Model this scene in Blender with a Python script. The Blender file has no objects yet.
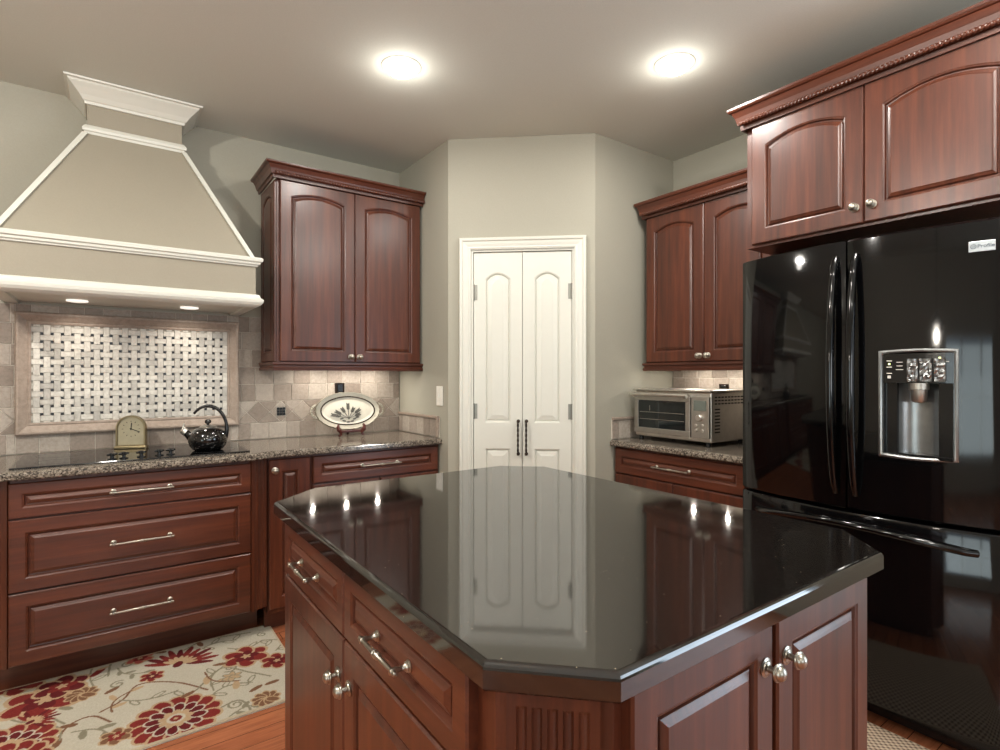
import bpy, bmesh, math, random
import numpy as np
from mathutils import Vector, Matrix
S = bpy.context.scene
COL = S.collection
PI = math.pi
# ------------------------------------------------------------------ camera
cam_d = bpy.data.cameras.new('camera')
cam = bpy.data.objects.new('camera', cam_d)
COL.objects.link(cam)
cam_d.sensor_width = 36
cam_d.lens = 547 / 1000 * 36
cam.location = (0, 0, 1.29)
cam.rotation_euler = (PI / 2, 0, -math.radians(35.58))
cam_d.clip_start = 0.05
S.camera = cam
S.view_settings.view_transform = 'Standard'
S.view_settings.look = 'None'
S.view_settings.gamma = 1
S.view_settings.use_curve_mapping = False
S.view_settings.exposure = 0.2
# ------------------------------------------------------------------ world: daylight outside the windows
W = bpy.data.worlds.new('world')
S.world = W
W.use_nodes = True
bg = W.node_tree.nodes['Background']
bg.inputs[0].default_value = (0.75, 0.88, 1.0, 1)
bg.inputs[1].default_value = 1.0


def lamp(kind, name, loc, energy, color=(1, 1, 1), size=0.2, size_y=None, aim=None, parent=None, spot=None):
    d = bpy.data.lights.new(name, kind)
    d.energy = energy
    d.color = color
    if kind == 'AREA':
        d.size = size
        if size_y:
            d.shape = 'RECTANGLE'
            d.size_y = size_y
        else:
            d.shape = 'DISK'
    else:
        d.shadow_soft_size = size
    if spot:
        d.spot_size = spot
        d.spot_blend = 0.9
    o = bpy.data.objects.new(name, d)
    COL.objects.link(o)
    o.location = loc
    if aim is not None:
        o.rotation_euler = Vector(aim).to_track_quat('-Z', 'Y').to_euler()
    if parent:
        o.parent = parent
    return o


# daylight by the glazed door and left window; the front window light is added
lamp('AREA', 'daylight', (2.90, -1.35, 1.10), 48, (0.72, 0.86, 1.0), 1.5, 1.9, (-1, 0, 0))
lamp('AREA', 'daylight', (-2.94, -0.9, 1.05), 20, (0.84, 0.98, 0.98), 1.5, 1.3, (1, 0, 0.5))
lamp('AREA', 'daylight', (0.2, -3.40, 1.35), 45, (0.95, 0.97, 1.0), 2.6, 1.4, (0, 1, 1.5))  # added fill from the unseen front, tilted up to brighten the ceiling

# ------------------------------------------------------------------ helpers
def lin(r, g, b):
    f = lambda c: (c / 255 / 12.92) if c <= 10 else ((c / 255 + 0.055) / 1.055) ** 2.4
    return (f(r), f(g), f(b), 1)


class NT:
    def __init__(s, name):
        s.m = bpy.data.materials.new(name)
        s.m.use_nodes = True
        s.t = s.m.node_tree
        s.b = s.t.nodes['Principled BSDF']

    def n(s, typ, **kw):
        o = s.t.nodes.new(typ)
        ins = kw.pop('ins', {})
        for k, v in kw.items():
            setattr(o, k, v)
        for k, v in ins.items():
            s.set(o.inputs[k], v)
        return o

    def set(s, inp, v):
        if isinstance(v, bpy.types.NodeSocket):
            s.t.links.new(v, inp)
        else:
            inp.default_value = v

    def p(s, **kw):
        names = dict(color='Base Color', rough='Roughness', metal='Metallic', coat='Coat Weight', coatr='Coat Roughness',
                     spec='Specular IOR Level', normal='Normal', emit='Emission Color', emits='Emission Strength', trans='Transmission Weight', ior='IOR')
        for k, v in kw.items():
            s.set(s.b.inputs[names[k]], v)
        return s.m

    def coord(s, scale=(1, 1, 1), rot=(0, 0, 0), kind='Object'):
        tc = s.n('ShaderNodeTexCoord')
        mp = s.n('ShaderNodeMapping')
        mp.inputs['Scale'].default_value = scale
        mp.inputs['Rotation'].default_value = rot
        s.t.links.new(tc.outputs[kind], mp.inputs['Vector'])
        return mp.outputs[0]

    def noise(s, vec, scale, detail=3, rough=0.5):
        return s.n('ShaderNodeTexNoise', ins={'Vector': vec, 'Scale': scale, 'Detail': detail, 'Roughness': rough}).outputs['Fac']

    def ramp(s, fac, *stops):
        r = s.n('ShaderNodeValToRGB')
        e = r.color_ramp.elements
        while len(e) < len(stops):
            e.new(0.5)
        for el, (pos, c) in zip(e, stops):
            el.position = pos
            el.color = c if len(c) == 4 else (*c, 1)
        s.t.links.new(fac, r.inputs[0])
        return r.outputs[0]

    def mix(s, fac, a, b, mode='MIX'):
        m = s.n('ShaderNodeMix', data_type='RGBA', blend_type=mode)
        s.set(m.inputs[0], fac)
        s.set(m.inputs[6], a)
        s.set(m.inputs[7], b)
        return m.outputs[2]

    def bump(s, h, strength=0.2, dist=0.002):
        return s.n('ShaderNodeBump', ins={'Height': h, 'Strength': strength, 'Distance': dist}).outputs[0]

    def math(s, op, a, b=0.0):
        m = s.n('ShaderNodeMath', operation=op)
        s.set(m.inputs[0], a)
        s.set(m.inputs[1], b)
        return m.outputs[0]


def plain(name, rgb, rough=0.5, metal=0.0, var=0.9, **kw):
    n = NT(name)
    v = n.coord()
    f = n.noise(v, 35)
    c = lin(*rgb)
    c2 = tuple(x * var for x in c[:3]) + (1,)
    return n.p(color=n.ramp(f, (0.3, c2), (0.7, c)), rough=rough, metal=metal, **kw)


def wood(name, axis, dark=(56, 25, 13), mid=(80, 37, 20), light=(102, 53, 31)):
    n = NT(name)
    sc = (14, 14, 0.9) if axis == 'z' else (0.9, 14, 14)
    f = n.noise(n.coord(sc), 2.2, 5, 0.6)
    fine = n.noise(n.coord((90, 90, 2.5) if axis == 'z' else (2.5, 90, 90)), 2.0, 2)
    # glued staves of slightly different tone
    tc = n.coord((13, 0, 0) if axis == 'z' else (0, 0, 9))
    wn = n.n('ShaderNodeTexWhiteNoise', noise_dimensions='1D')
    sx = n.n('ShaderNodeSeparateXYZ')
    n.t.links.new(tc, sx.inputs[0])
    n.t.links.new(n.math('FLOOR', sx.outputs[0 if axis == 'z' else 2]), wn.inputs['W'])
    col = n.ramp(f, (0.25, lin(*dark)), (0.5, lin(*mid)), (0.78, lin(*light)))
    st = n.ramp(wn.outputs['Value'], (0, (0.82, 0.82, 0.82)), (1, (1.12, 1.1, 1.08)))
    col = n.mix(0.8, col, st, 'MULTIPLY')
    col = n.mix(0.35, col, n.ramp(fine, (0.3, (0.7, 0.66, 0.62)), (0.6, (1, 1, 1))), 'MULTIPLY')
    return n.p(color=col, rough=0.40, coat=0.5, coatr=0.26, spec=0.4)


M = {}
M['wood_v'] = wood('cherry_upright', 'z')
M['wood_h'] = wood('cherry_lengthwise', 'x')
M['nickel'] = plain('brushed_nickel', (178, 172, 160), 0.3, 1.0)
M['white'] = plain('white_gloss_paint', (212, 212, 202), 0.35, var=0.985)
M['black'] = plain('black_plastic', (12, 12, 13), 0.25)
M['dark'] = plain('dark_void', (14, 11, 10), 0.8)
M['bronze'] = plain('dark_bronze', (52, 42, 36), 0.35, 0.9)
M['steel'] = plain('stainless_steel', (222, 218, 210), 0.34, 1.0)
M['steel_mid'] = plain('stainless_trim', (190, 186, 178), 0.4, 1.0)
M['hinge'] = plain('satin_hinge_steel', (150, 150, 142), 0.4, 0.8)
M['brass'] = plain('antique_brass', (150, 136, 106), 0.4, 1.0)
M['switch'] = plain('switch_white', (232, 230, 220), 0.4)
M['easel'] = plain('easel_mahogany', (72, 26, 18), 0.3)


def wall_mat(name, rgb, rough=0.75):
    n = NT(name)
    f = n.noise(n.coord(), 180, 3)
    c = lin(*rgb)
    c2 = tuple(x * 0.95 for x in c[:3]) + (1,)
    return n.p(color=n.ramp(f, (0.3, c2), (0.7, c)), rough=rough, normal=n.bump(f, 0.08, 0.001), spec=0.3)


M['wall'] = wall_mat('sage_beige_wall', (164, 161, 147))
M['ceiling'] = wall_mat('ceiling_paint', (216, 218, 209), 0.85)
M['hood'] = wall_mat('hood_taupe_paint', (152, 145, 129), 0.6)
M['fill'] = wall_mat('room_wall', (180, 174, 160))


def granite(name, stops, scale, rough, speck=None, ior=1.5):
    n = NT(name)
    v = n.coord()
    a = n.noise(v, scale, 4, 0.7)
    vo = n.n('ShaderNodeTexVoronoi', ins={'Vector': v, 'Scale': scale * 1.4})
    f = n.math('ADD', n.math('MULTIPLY', a, 0.6), n.math('MULTIPLY', n.n('ShaderNodeSeparateColor', ins={0: vo.outputs['Color']}).outputs[0], 0.4))
    col = n.ramp(f, *stops)
    if speck:
        v2 = n.n('ShaderNodeTexVoronoi', ins={'Vector': v, 'Scale': speck[0]})
        sf = n.ramp(v2.outputs['Distance'], (0.0, (1, 1, 1)), (speck[1], (0, 0, 0)))
        gate = n.ramp(n.n('ShaderNodeSeparateColor', ins={0: v2.outputs['Color']}).outputs[1], (0.91, (0, 0, 0)), (0.93, (1, 1, 1)))
        col = n.mix(n.mix(1.0, sf, gate, 'MULTIPLY'), col, speck[2])
    return n.p(color=col, rough=rough, ior=ior)


M['granite'] = granite('speckled_brown_granite', [(0.25, lin(30, 25, 22)), (0.42, lin(76, 68, 60)), (0.55, lin(120, 110, 98)), (0.75, lin(160, 150, 136))], 130, 0.14)
M['black_granite'] = granite('black_galaxy_granite', [(0.3, lin(13, 11, 10)), (0.6, lin(22, 19, 17)), (0.85, lin(40, 33, 28))], 220, 0.055, (95, 0.13, lin(215, 195, 165)), 1.92)
M['fridge'] = plain('gloss_black_enamel', (6, 6, 7), 0.06, spec=0.5)
M['fridge_trim'] = plain('fridge_trim_black', (20, 20, 21), 0.2)
M['ceran'] = plain('black_ceramic_glass', (10, 10, 10), 0.05, spec=0.7)
M['enamel'] = None


def tile_mat(name, a, b, c, rough=0.6):
    n = NT(name)
    g = n.n('ShaderNodeNewGeometry')
    base = n.ramp(g.outputs['Random Per Island'], (0.0, lin(*a)), (0.5, lin(*b)), (1.0, lin(*c)))
    f = n.noise(n.coord(), 55, 5, 0.7)
    col = n.mix(0.7, base, n.ramp(f, (0.32, (0.66, 0.62, 0.58)), (0.62, (1.05, 1.03, 1.0))), 'MULTIPLY')
    return n.p(color=col, rough=rough, normal=n.bump(f, 0.35, 0.003), spec=0.35)


M['tile'] = tile_mat('tumbled_travertine', (138, 127, 117), (156, 146, 136), (174, 166, 156))
M['stone_trim'] = tile_mat('travertine_moulding', (142, 128, 116), (150, 136, 124), (158, 144, 132), 0.45)
M['marble'] = tile_mat('white_grey_marble', (176, 174, 168), (204, 202, 194), (212, 210, 202), 0.3)
M['grout'] = plain('grout', (208, 200, 188), 0.9)
M['mosaic_grout'] = plain('mosaic_grout', (172, 166, 154), 0.9)


class B:
    """collects shapes; build() links them as one mesh object"""

    def __init__(s):
        s.bm = bmesh.new()

    def box(s, x0, x1, y0, y1, z0, z1, bev=0.0, mat=None):
        r = bmesh.ops.create_cube(s.bm, size=1)
        vs = r['verts']
        for v in vs:
            v.co = Vector(((x0 + x1) / 2 + v.co.x * (x1 - x0), (y0 + y1) / 2 + v.co.y * (y1 - y0), (z0 + z1) / 2 + v.co.z * (z1 - z0)))
        if bev:
            es = list({e for v in vs for e in v.link_edges})
            r = bmesh.ops.bevel(s.bm, geom=es, offset=bev, segments=2, affect='EDGES', profile=0.5)
            vs = list({v for f in r['faces'] for v in f.verts} | {v for v in vs if v.is_valid})
        if mat is not None:
            for v in vs:
                v.co = mat @ v.co
        return s

    def loops(s, ls, cap0=True, cap1=True, closed=True, mat=None):
        rows = []
        for L in ls:
            rows.append([s.bm.verts.new((mat @ Vector(p)) if mat is not None else p) for p in L])
        n = len(rows[0])
        for a, b in zip(rows, rows[1:]):
            for i in range(n if closed else n - 1):
                j = (i + 1) % n
                s.bm.faces.new((a[i], a[j], b[j], b[i]))
        if cap0:
            s.bm.faces.new(rows[0][::-1])
        if cap1:
            s.bm.faces.new(rows[-1])
        return s

    def lathe(s, prof, o=(0, 0, 0), axis=(0, 0, 1), seg=20, cap=True):
        q = Vector((0, 0, 1)).rotation_difference(Vector(axis).normalized())
        o = Vector(o)
        ls = [[o + q @ Vector((r * math.cos(2 * PI * k / seg), r * math.sin(2 * PI * k / seg), z)) for k in range(seg)] for r, z in prof]
        return s.loops(ls, cap, cap)

    def tube(s, pts, rad, seg=10):
        pts = [Vector(p) for p in pts]
        n = len(pts)
        if not hasattr(rad, '__len__'):
            rad = [rad] * n
        T = [(pts[min(i + 1, n - 1)] - pts[max(i - 1, 0)]).normalized() for i in range(n)]
        up = Vector((0, 0, 1)) if abs(T[0].z) < 0.9 else Vector((1, 0, 0))
        N = (up - T[0] * up.dot(T[0])).normalized()
        ls = []
        for i in range(n):
            N = (N - T[i] * N.dot(T[i])).normalized()
            bn = T[i].cross(N)
            ls.append([pts[i] + (N * math.cos(2 * PI * k / seg) + bn * math.sin(2 * PI * k / seg)) * rad[i] for k in range(seg)])
        return s.loops(ls)

    def sweep(s, path, prof, closed=False):
        """profile (out, z) swept along a plan path; out is to the right of travel"""
        P = [Vector((p[0], p[1])) for p in path]
        n = len(P)
        ls = []
        for i in range(n):
            nr = []
            for a, b in ((i - 1, i), (i, i + 1)):
                if closed:
                    a %= n
                    b %= n
                elif a < 0 or b >= n:
                    continue
                d = (P[b] - P[a]).normalized()
                nr.append(Vector((d.y, -d.x)))
            m = nr[0] if len(nr) == 1 else (nr[0] + nr[1]) / (1 + nr[0].dot(nr[1]))
            ls.append([(P[i].x + m.x * o, P[i].y + m.y * o, z) for o, z in prof])
        if closed:
            ls.append(ls[0])
        return s.loops(ls, not closed, not closed)

    def prism(s, poly, z0, z1):
        return s.loops([[(x, y, z0) for x, y in poly], [(x, y, z1) for x, y in poly]])

    def mark(s, idx):
        for f in s.bm.faces:
            if not f.tag:
                f.material_index = idx
                f.tag = True
        return s

    def build(s, name, mat, parent=None, smooth=False, mats=None):
        bmesh.ops.recalc_face_normals(s.bm, faces=s.bm.faces[:])
        me = bpy.data.meshes.new(name)
        s.bm.to_mesh(me)
        s.bm.free()
        if mats:
            for m in mats:
                me.materials.append(m)
        else:
            me.materials.append(mat)
        if smooth:
            for p in me.polygons:
                p.use_smooth = True
            me.set_sharp_from_angle(angle=math.radians(35))
        o = bpy.data.objects.new(name, me)
        COL.objects.link(o)
        if parent:
            o.parent = parent
        return o


def thing(name, label, cat, loc=(0, 0, 0), rz=0.0, group=None):
    o = bpy.data.objects.new(name, None)
    o.empty_display_size = 0.1
    COL.objects.link(o)
    o.location = loc
    o.rotation_euler = (0, 0, rz)
    return tag(o, label, cat, group)


def tag(o, label, cat, group=None):
    o['label'] = label
    o['category'] = cat
    if group:
        o['group'] = group
    return o


def struct(o):
    o['kind'] = 'structure'
    return o


def offset_poly(poly, d):
    """inset a counter-clockwise polygon by d"""
    P = [Vector(p) for p in poly]
    n = len(P)
    out = []
    for i in range(n):
        a = (P[i] - P[i - 1]).normalized()
        b = (P[(i + 1) % n] - P[i]).normalized()
        na, nb = Vector((-a.y, a.x)), Vector((-b.y, b.x))
        m = (na + nb) / (1 + na.dot(nb))
        out.append((P[i].x + m.x * d, P[i].y + m.y * d))
    return out


def slab(poly, z0, z1, r=0.012):
    """stone slab with a rounded top edge and eased bottom edge"""
    b = B()
    ls = []
    for d, z in [(0.005, z0), (0.0, z0 + 0.005), (0, z1 - r)] + [(r * (1 - math.cos(a)), z1 - r + r * math.sin(a)) for a in (0.35, 0.7, 1.05, 1.35, PI / 2)]:
        ls.append([(x, y, z) for x, y in offset_poly(poly, d)])
    return b.loops(ls)


def panel_loops(x0, x1, z0, z1, arch, fw, t, y, edge, N=18, ftop=None, fbot=None, raise_w=0.011):
    ft = fw if ftop is None else ftop
    fb = fw if fbot is None else fbot

    def loop(d, yy, a=0.0, inner=False):
        k = d - fw
        xl, xr = x0 + d, x1 - d
        zb = z0 + (fb + k if inner else d)
        zt = z1 - (ft + k if inner else d)
        pts = [(xl, yy, zb), (xr, yy, zb)]
        for i in range(N + 1):
            u = 1 - 2 * i / N
            pts.append(((xl + xr) / 2 + u * (xr - xl) / 2, yy, zt - a * u * u))
        return pts
    f = y - t
    return [loop(0, y), loop(0, f + edge), loop(edge, f),
            loop(fw, f, arch, True), loop(fw + 0.002, f + 0.0015, arch, True), loop(fw + 0.006, f + 0.003, arch, True), loop(fw + 0.009, f + 0.011, arch, True),
            loop(fw + 0.013, f + 0.012, arch, True), loop(fw + 0.015, f + 0.0065, arch, True), loop(fw + 0.0165, f + 0.0055, arch, True),
            loop(fw + 0.0165 + raise_w * 0.6, f + 0.003, arch, True), loop(fw + 0.0165 + raise_w, f + 0.0005, arch, True)]


def door_mesh(x0, x1, z0, z1, arch=0.0, fw=0.055, t=0.02, y=0.0, b=None, edge=0.004, **k):
    b = b or B()
    return b.loops(panel_loops(x0, x1, z0, z1, arch, fw, t, y, edge, **k))


def knob(x, y, z, parent, r=0.0155):
    """mushroom knob on a ringed rosette, pointing to local -y"""
    b = B()
    k = r / 0.0155
    b.lathe([(0.0160 * k, 0), (0.0165 * k, 0.0025), (0.0125 * k, 0.004), (0.0115 * k, 0.0055), (0.006 * k, 0.007), (0.0052 * k, 0.016), (0.0075 * k, 0.0185),
             (0.0140 * k, 0.020), (0.0160 * k, 0.0225), (0.0155 * k, 0.0245), (0.0130 * k, 0.0255), (0.0125 * k, 0.0290), (0.0095 * k, 0.0330), (0.005 * k, 0.0350), (0.0012, 0.0355)], (x, y, z), (0, -1, 0), 20)
    return b.build('knob', M['nickel'], parent, True)


def pull(x, y, z, parent, L=0.14, out=0.032):
    """bar pull with ringed ends, along local x"""
    b = B()
    for s in (-1, 1):
        b.lathe([(0.0105, 0), (0.011, 0.002), (0.008, 0.004), (0.0092, 0.006), (0.0065, 0.008), (0.0045, 0.012), (0.0042, 0.02), (0.006, 0.023), (0.0065, out), (0.005, out + 0.005), (0.001, out + 0.0065)], (x + s * L / 2, y, z), (0, -1, 0), 14)
        b.lathe([(0.001, -0.006), (0.004, -0.005), (0.0052, 0), (0.004, 0.004), (0.003, 0.006)], (x + s * (L / 2 + 0.008), y - out, z), (-s, 0, 0), 12)
    h = L / 2 + 0.004
    b.lathe([(0.0048, -h), (0.0040, -h + 0.012), (0.0052, -0.012), (0.0062, -0.010), (0.0070, -0.008), (0.0052, -0.006), (0.0072, -0.002), (0.0072, 0.002), (0.0052, 0.006), (0.0070, 0.008), (0.0062, 0.010), (0.0052, 0.012), (0.0040, h - 0.012), (0.0048, h)], (x, y - out, z), (1, 0, 0), 14)
    return b.build('pull', M['nickel'], parent, True)


def drawer(x0, x1, z0, z1, parent, fw=0.045, y=0.0, L=0.14):
    d = door_mesh(x0, x1, z0, z1, 0, fw, y=y).build('drawer', M['wood_h'], parent)
    pull((x0 + x1) / 2, y - 0.019, (z0 + z1) / 2, d, L)
    return d


def rope(path, z, parent, r=0.0065, out=0.0):
    """twisted rope bead under a cornice"""
    b = B()
    pts = []
    for p, q in zip(path, path[1:]):
        p, q = Vector(p), Vector(q)
        n = max(2, int((q - p).length / 0.0022))
        for i in range(n + 1):
            pts.append(p.lerp(q, i / n))
    T = (Vector(path[-1]) - Vector(path[0])).normalized()
    side = Vector((T.y, -T.x))
    ls = []
    for i, p in enumerate(pts):
        ring = []
        for k in range(10):
            a = 2 * PI * k / 10
            rr = r * (0.66 + 0.50 * abs(math.cos(a - i * 0.46)))
            ring.append((p.x + side.x * (rr * math.cos(a) + out), p.y + side.y * (rr * math.cos(a) + out), z + rr * math.sin(a)))
        ls.append(ring)
    b.loops(ls)
    return b.build('rope_trim', M['wood_h'], parent, True)


def cornice(path, z0, parent, h=0.10, out=0.065):
    """stepped crown moulding swept round a cabinet top"""
    k, o = h, out
    prof = [(0.0, z0), (0.010, z0), (0.012, z0 + 0.22 * k), (0.020, z0 + 0.24 * k), (0.022, z0 + 0.34 * k), (0.30 * o + 0.008, z0 + 0.42 * k), (0.52 * o, z0 + 0.56 * k), (0.66 * o, z0 + 0.72 * k), (0.74 * o, z0 + 0.80 * k), (0.90 * o, z0 + 0.82 * k), (o, z0 + 0.90 * k), (o, z0 + k), (0.0, z0 + k)]
    return B().sweep(path, prof).build('crown_moulding', M['wood_h'], parent)


def flutes(w, d, z0, z1, n=4, cap=0.0, gw=0.010, gd=0.005):
    """post with vertical flutes on its front (local -y); x from 0 to w; cap = plain block height at the top"""
    b = B()
    pts = [(0, 0)]
    for i in range(n):
        c = w * (i + 1) / (n + 1)
        for k in range(7):
            a = PI * k / 6
            pts.append((c - gw / 2 * math.cos(a), gd * math.sin(a)))
    pts.append((w, 0))
    flat = [(x, 0) for x, _ in pts]
    back = [(w, d), (0, d)]
    if cap:
        zz = [(z0, pts), (z1 - cap, pts)] + [(z1 - cap + t * 0.008, [(x, y * f) for x, y in pts]) for t, f in ((0.5, 0.8), (0.85, 0.45), (1, 0))] + [(z1, flat)]
    else:
        zz = [(z0, pts), (z1, pts)]
    return b.loops([[(x, y, z) for x, y in p + back] for z, p in zz])


# ------------------------------------------------------------------ room shell
CE = 2.662
YB = 3.43          # back wall face
XR = 2.95          # right wall face
A = Vector((1.61, 2.77))   # pantry corners
D = Vector((2.245, 2.21))
XL, YF = -3.0, -3.5


def wbox(name, x0, x1, y0, y1, z0, z1, mat):
    return struct(B().box(x0, x1, y0, y1, z0, z1).build(name, mat))


def nfloor():
    n = NT('red_oak_floor')
    v = n.coord((1, 1, 1), (0, 0, 0))
    br = n.n('ShaderNodeTexBrick', ins={'Vector': v, 'Color1': lin(176, 110, 76), 'Color2': lin(156, 92, 62), 'Mortar': lin(60, 32, 20), 'Scale': 1.0, 'Mortar Size': 0.0012, 'Brick Width': 1.1, 'Row Height': 0.082})
    br.offset = 0.37
    f = n.noise(n.coord((1.5, 18, 1)), 3.5, 6, 0.65)
    col = n.mix(0.65, br.outputs['Color'], n.ramp(f, (0.35, (0.55, 0.48, 0.42)), (0.6, (1.08, 1.05, 1.0))), 'MULTIPLY')
    return n.p(color=col, rough=0.25, coat=0.2)


M['floor'] = nfloor()
wbox('floor', XL - 0.2, XR + 0.2, YF - 0.2, YB + 0.2, -0.1, 0, M['floor'])
wbox('ceiling', XL - 0.2, XR + 0.2, YF - 0.2, YB + 0.2, CE, CE + 0.1, M['ceiling'])
wbox('wall_back', XL - 0.2, XR + 0.2, YB, YB + 0.12, 0, CE, M['wall'])


def wall_with_hole(name, axis, c0, c1, a0, a1, h0, h1, z0, z1, mat):
    b = B()
    for u0, u1, w0, w1 in ((a0, h0, 0, CE), (h1, a1, 0, CE), (h0, h1, 0, z0), (h0, h1, z1, CE)):
        if w1 - w0 < 0.01:
            continue
        if axis == 'x':
            b.box(c0, c1, u0, u1, w0, w1)
        else:
            b.box(u0, u1, c0, c1, w0, w1)
    return struct(b.build(name, mat))


wall_with_hole('wall_right', 'x', XR, XR + 0.12, YF, YB, -2.15, -0.55, 0.04, 2.10, M['wall'])
wall_with_hole('wall_left', 'x', XL - 0.12, XL, YF, YB, -1.7, -0.1, 0.35, 1.75, M['fill'])
wall_with_hole('wall_front', 'y', YF - 0.12, YF, XL, XR, -1.2, 1.6, 0.65, 2.25, M['fill'])


def glass():
    n = NT('window_glass')
    tr = n.n('ShaderNodeBsdfTransparent')
    gl = n.n('ShaderNodeBsdfGlossy', ins={'Roughness': 0.02})
    fr = n.n('ShaderNodeFresnel')
    mx = n.n('ShaderNodeMixShader')
    n.t.links.new(fr.outputs[0], mx.inputs[0])
    n.t.links.new(tr.outputs[0], mx.inputs[1])
    n.t.links.new(gl.outputs[0], mx.inputs[2])
    n.t.links.new(mx.outputs[0], n.t.nodes['Material Output'].inputs[0])
    return n.m


M['glass'] = glass()


def window(name, axis, c, h0, h1, z0, z1, nm):
    """white frame with mullions set in a wall opening, and one pane"""
    b, g = B(), B()
    t = 0.05

    def bx(bb, u0, u1, w0, w1, d):
        if axis == 'x':
            bb.box(c - d, c + d, u0, u1, w0, w1)
        else:
            bb.box(u0, u1, c - d, c + d, w0, w1)
    bx(b, h0, h0 + t, z0, z1, 0.03)
    bx(b, h1 - t, h1, z0, z1, 0.03)
    bx(b, h0 + t, h1 - t, z0, z0 + t, 0.03)
    bx(b, h0 + t, h1 - t, z1 - t, z1, 0.03)
    for i in range(1, nm):
        u = h0 + (h1 - h0) * i / nm
        bx(b, u - 0.015, u + 0.015, z0 + t, z1 - t, 0.02)
    zm = (z0 + z1) / 2
    bx(b, h0 + t, h1 - t, zm - 0.012, zm + 0.012, 0.018)
    w = struct(b.build(name, M['white']))
    bx(g, h0 + t, h1 - t, z0 + t, z1 - t, 0.003)
    g.build('window_pane', M['glass'], w)


window('window_1', 'x', XR + 0.07, -2.15, -0.55, 0.04, 2.10, 2)
window('window_2', 'x', XL - 0.07, -1.7, -0.1, 0.35, 1.75, 3)
window('window_3_added', 'y', YF - 0.07, -1.2, 1.6, 0.65, 2.25, 4)  # unseen window, added to supply light to the room

# pantry closet in the corner
wbox('wall_pantry_left', A.x, A.x + 0.10, A.y, YB, 0, CE, M['wall'])
wbox('wall_pantry_right', D.x, XR, D.y, D.y + 0.10, 0, CE, M['wall'])
du = (D - A).normalized()
ang = math.atan2(du.y, du.x)
LW = (D - A).length
MD = Matrix.Translation((A.x, A.y, 0)) @ Matrix.Rotation(ang, 4, 'Z')   # local x along the diagonal wall, local y into the closet
# opening (from the left corner of the diagonal wall)
CX0, CX1 = 0.075, 0.792     # outer casing
OX0, OX1 = 0.135, 0.730     # opening
OZ = 2.015
b = B()
b.box(0, OX0, 0, 0.10, 0, CE, mat=MD)
b.box(OX1, LW, 0, 0.10, 0, CE, mat=MD)
b.box(OX0, OX1, 0, 0.10, OZ, CE, mat=MD)
struct(b.build('wall_pantry_door', M['wall']))


# casing: stepped white profile, mitred, around the opening
def casing():
    b = B()
    prof = [(0, 0.0), (0, -0.010), (0.010, -0.014), (0.016, -0.012), (0.030, -0.016), (0.044, -0.018), (0.050, -0.024), (0.062, -0.026), (0.066, -0.020), (0.066, 0.0)]
    ls = []
    rows = []
    for (x, z, sx, sz) in ((OX0, 0, -1, 0), (OX0, OZ, -1, 1), (OX1, OZ, 1, 1), (OX1, 0, 1, 0)):
        ls.append([(x + sx * o, y, z + sz * o) for o, y in prof])
    b.loops(ls, mat=MD)
    # jamb
    b.box(OX0, OX0 + 0.012, 0, 0.09, 0, OZ, mat=MD)
    b.box(OX1 - 0.012, OX1, 0, 0.09, 0, OZ, mat=MD)
    b.box(OX0 + 0.012, OX1 - 0.012, 0, 0.09, OZ - 0.012, OZ, mat=MD)
    return struct(b.build('trim_1', M['white']))


casing()
# baseboards
struct(B().box(0.0, CX0 - 0.01, -0.014, 0, 0, 0.11, mat=MD).build('baseboard_pantry_left', M['white']))
struct(B().box(CX1 + 0.01, LW, -0.014, 0, 0, 0.11, mat=MD).build('baseboard_pantry_right', M['white']))
xm = (OX0 + OX1) / 2


def pantry_leaf(name, x0, x1, side):
    r = bpy.data.objects.new(name, None)
    COL.objects.link(r)
    r.location = (A.x, A.y, 0)
    r.rotation_euler = (0, 0, ang)
    struct(r)
    b = B()
    t, y = 0.035, 0.045
    kw = dict(fw=0.066, t=t, y=y, edge=0.0, raise_w=0.026)
    zsp = 0.94
    door_mesh(x0, x1, zsp, OZ - 0.016, 0.035, ftop=0.115, fbot=0.075, b=b, **kw)
    door_mesh(x0, x1, 0.012, zsp, 0.0, ftop=0.075, fbot=0.19, b=b, **kw)
    b.build('door_leaf', M['white'], r)
    # twisted bronze pull near the meeting edge
    hx = x1 - 0.022 if side < 0 else x0 + 0.022
    b = B()
    z0, z1 = 0.83, 1.03
    n = 44
    ls = []
    for i in range(n + 1):
        ring = []
        for k in range(10):
            a = 2 * PI * k / 10
            rr = 0.0055 * (0.72 + 0.42 * abs(math.cos(a - i * 0.5)))
            ring.append((hx + rr * math.cos(a), 0.010 - 0.032 + rr * math.sin(a), z0 + (z1 - z0) * i / n))
        ls.append(ring)
    b.loops(ls)
    for z in (z0 + 0.006, z1 - 0.006):
        b.lathe([(0.010, 0), (0.010, 0.003), (0.005, 0.006), (0.005, 0.030), (0.007, 0.036), (0.002, 0.039)], (hx, 0.010, z), (0, -1, 0), 12)
    b.build('handle', M['bronze'], r, True)
    for z in (0.25, 1.08, 1.77):
        hb = B()
        ex = x0 - 0.001 if side < 0 else x1 + 0.001
        hb.lathe([(0.0065, -0.045), (0.0065, 0.045)], (ex, 0.006, z), (0, 0, 1), 10)
        hb.box(min(ex, ex - side * 0.022), max(ex, ex - side * 0.022), 0.0075, 0.0105, z - 0.044, z + 0.044)
        hb.build('hinge', M['hinge'], r)
    return r


pantry_leaf('door_1', OX0 + 0.0145, xm - 0.0015, -1)
pantry_leaf('door_2', xm + 0.0015, OX1 - 0.0145, 1)

# ------------------------------------------------------------------ back wall base cabinets
CT = 0.914
CB = CT - 0.032
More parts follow.
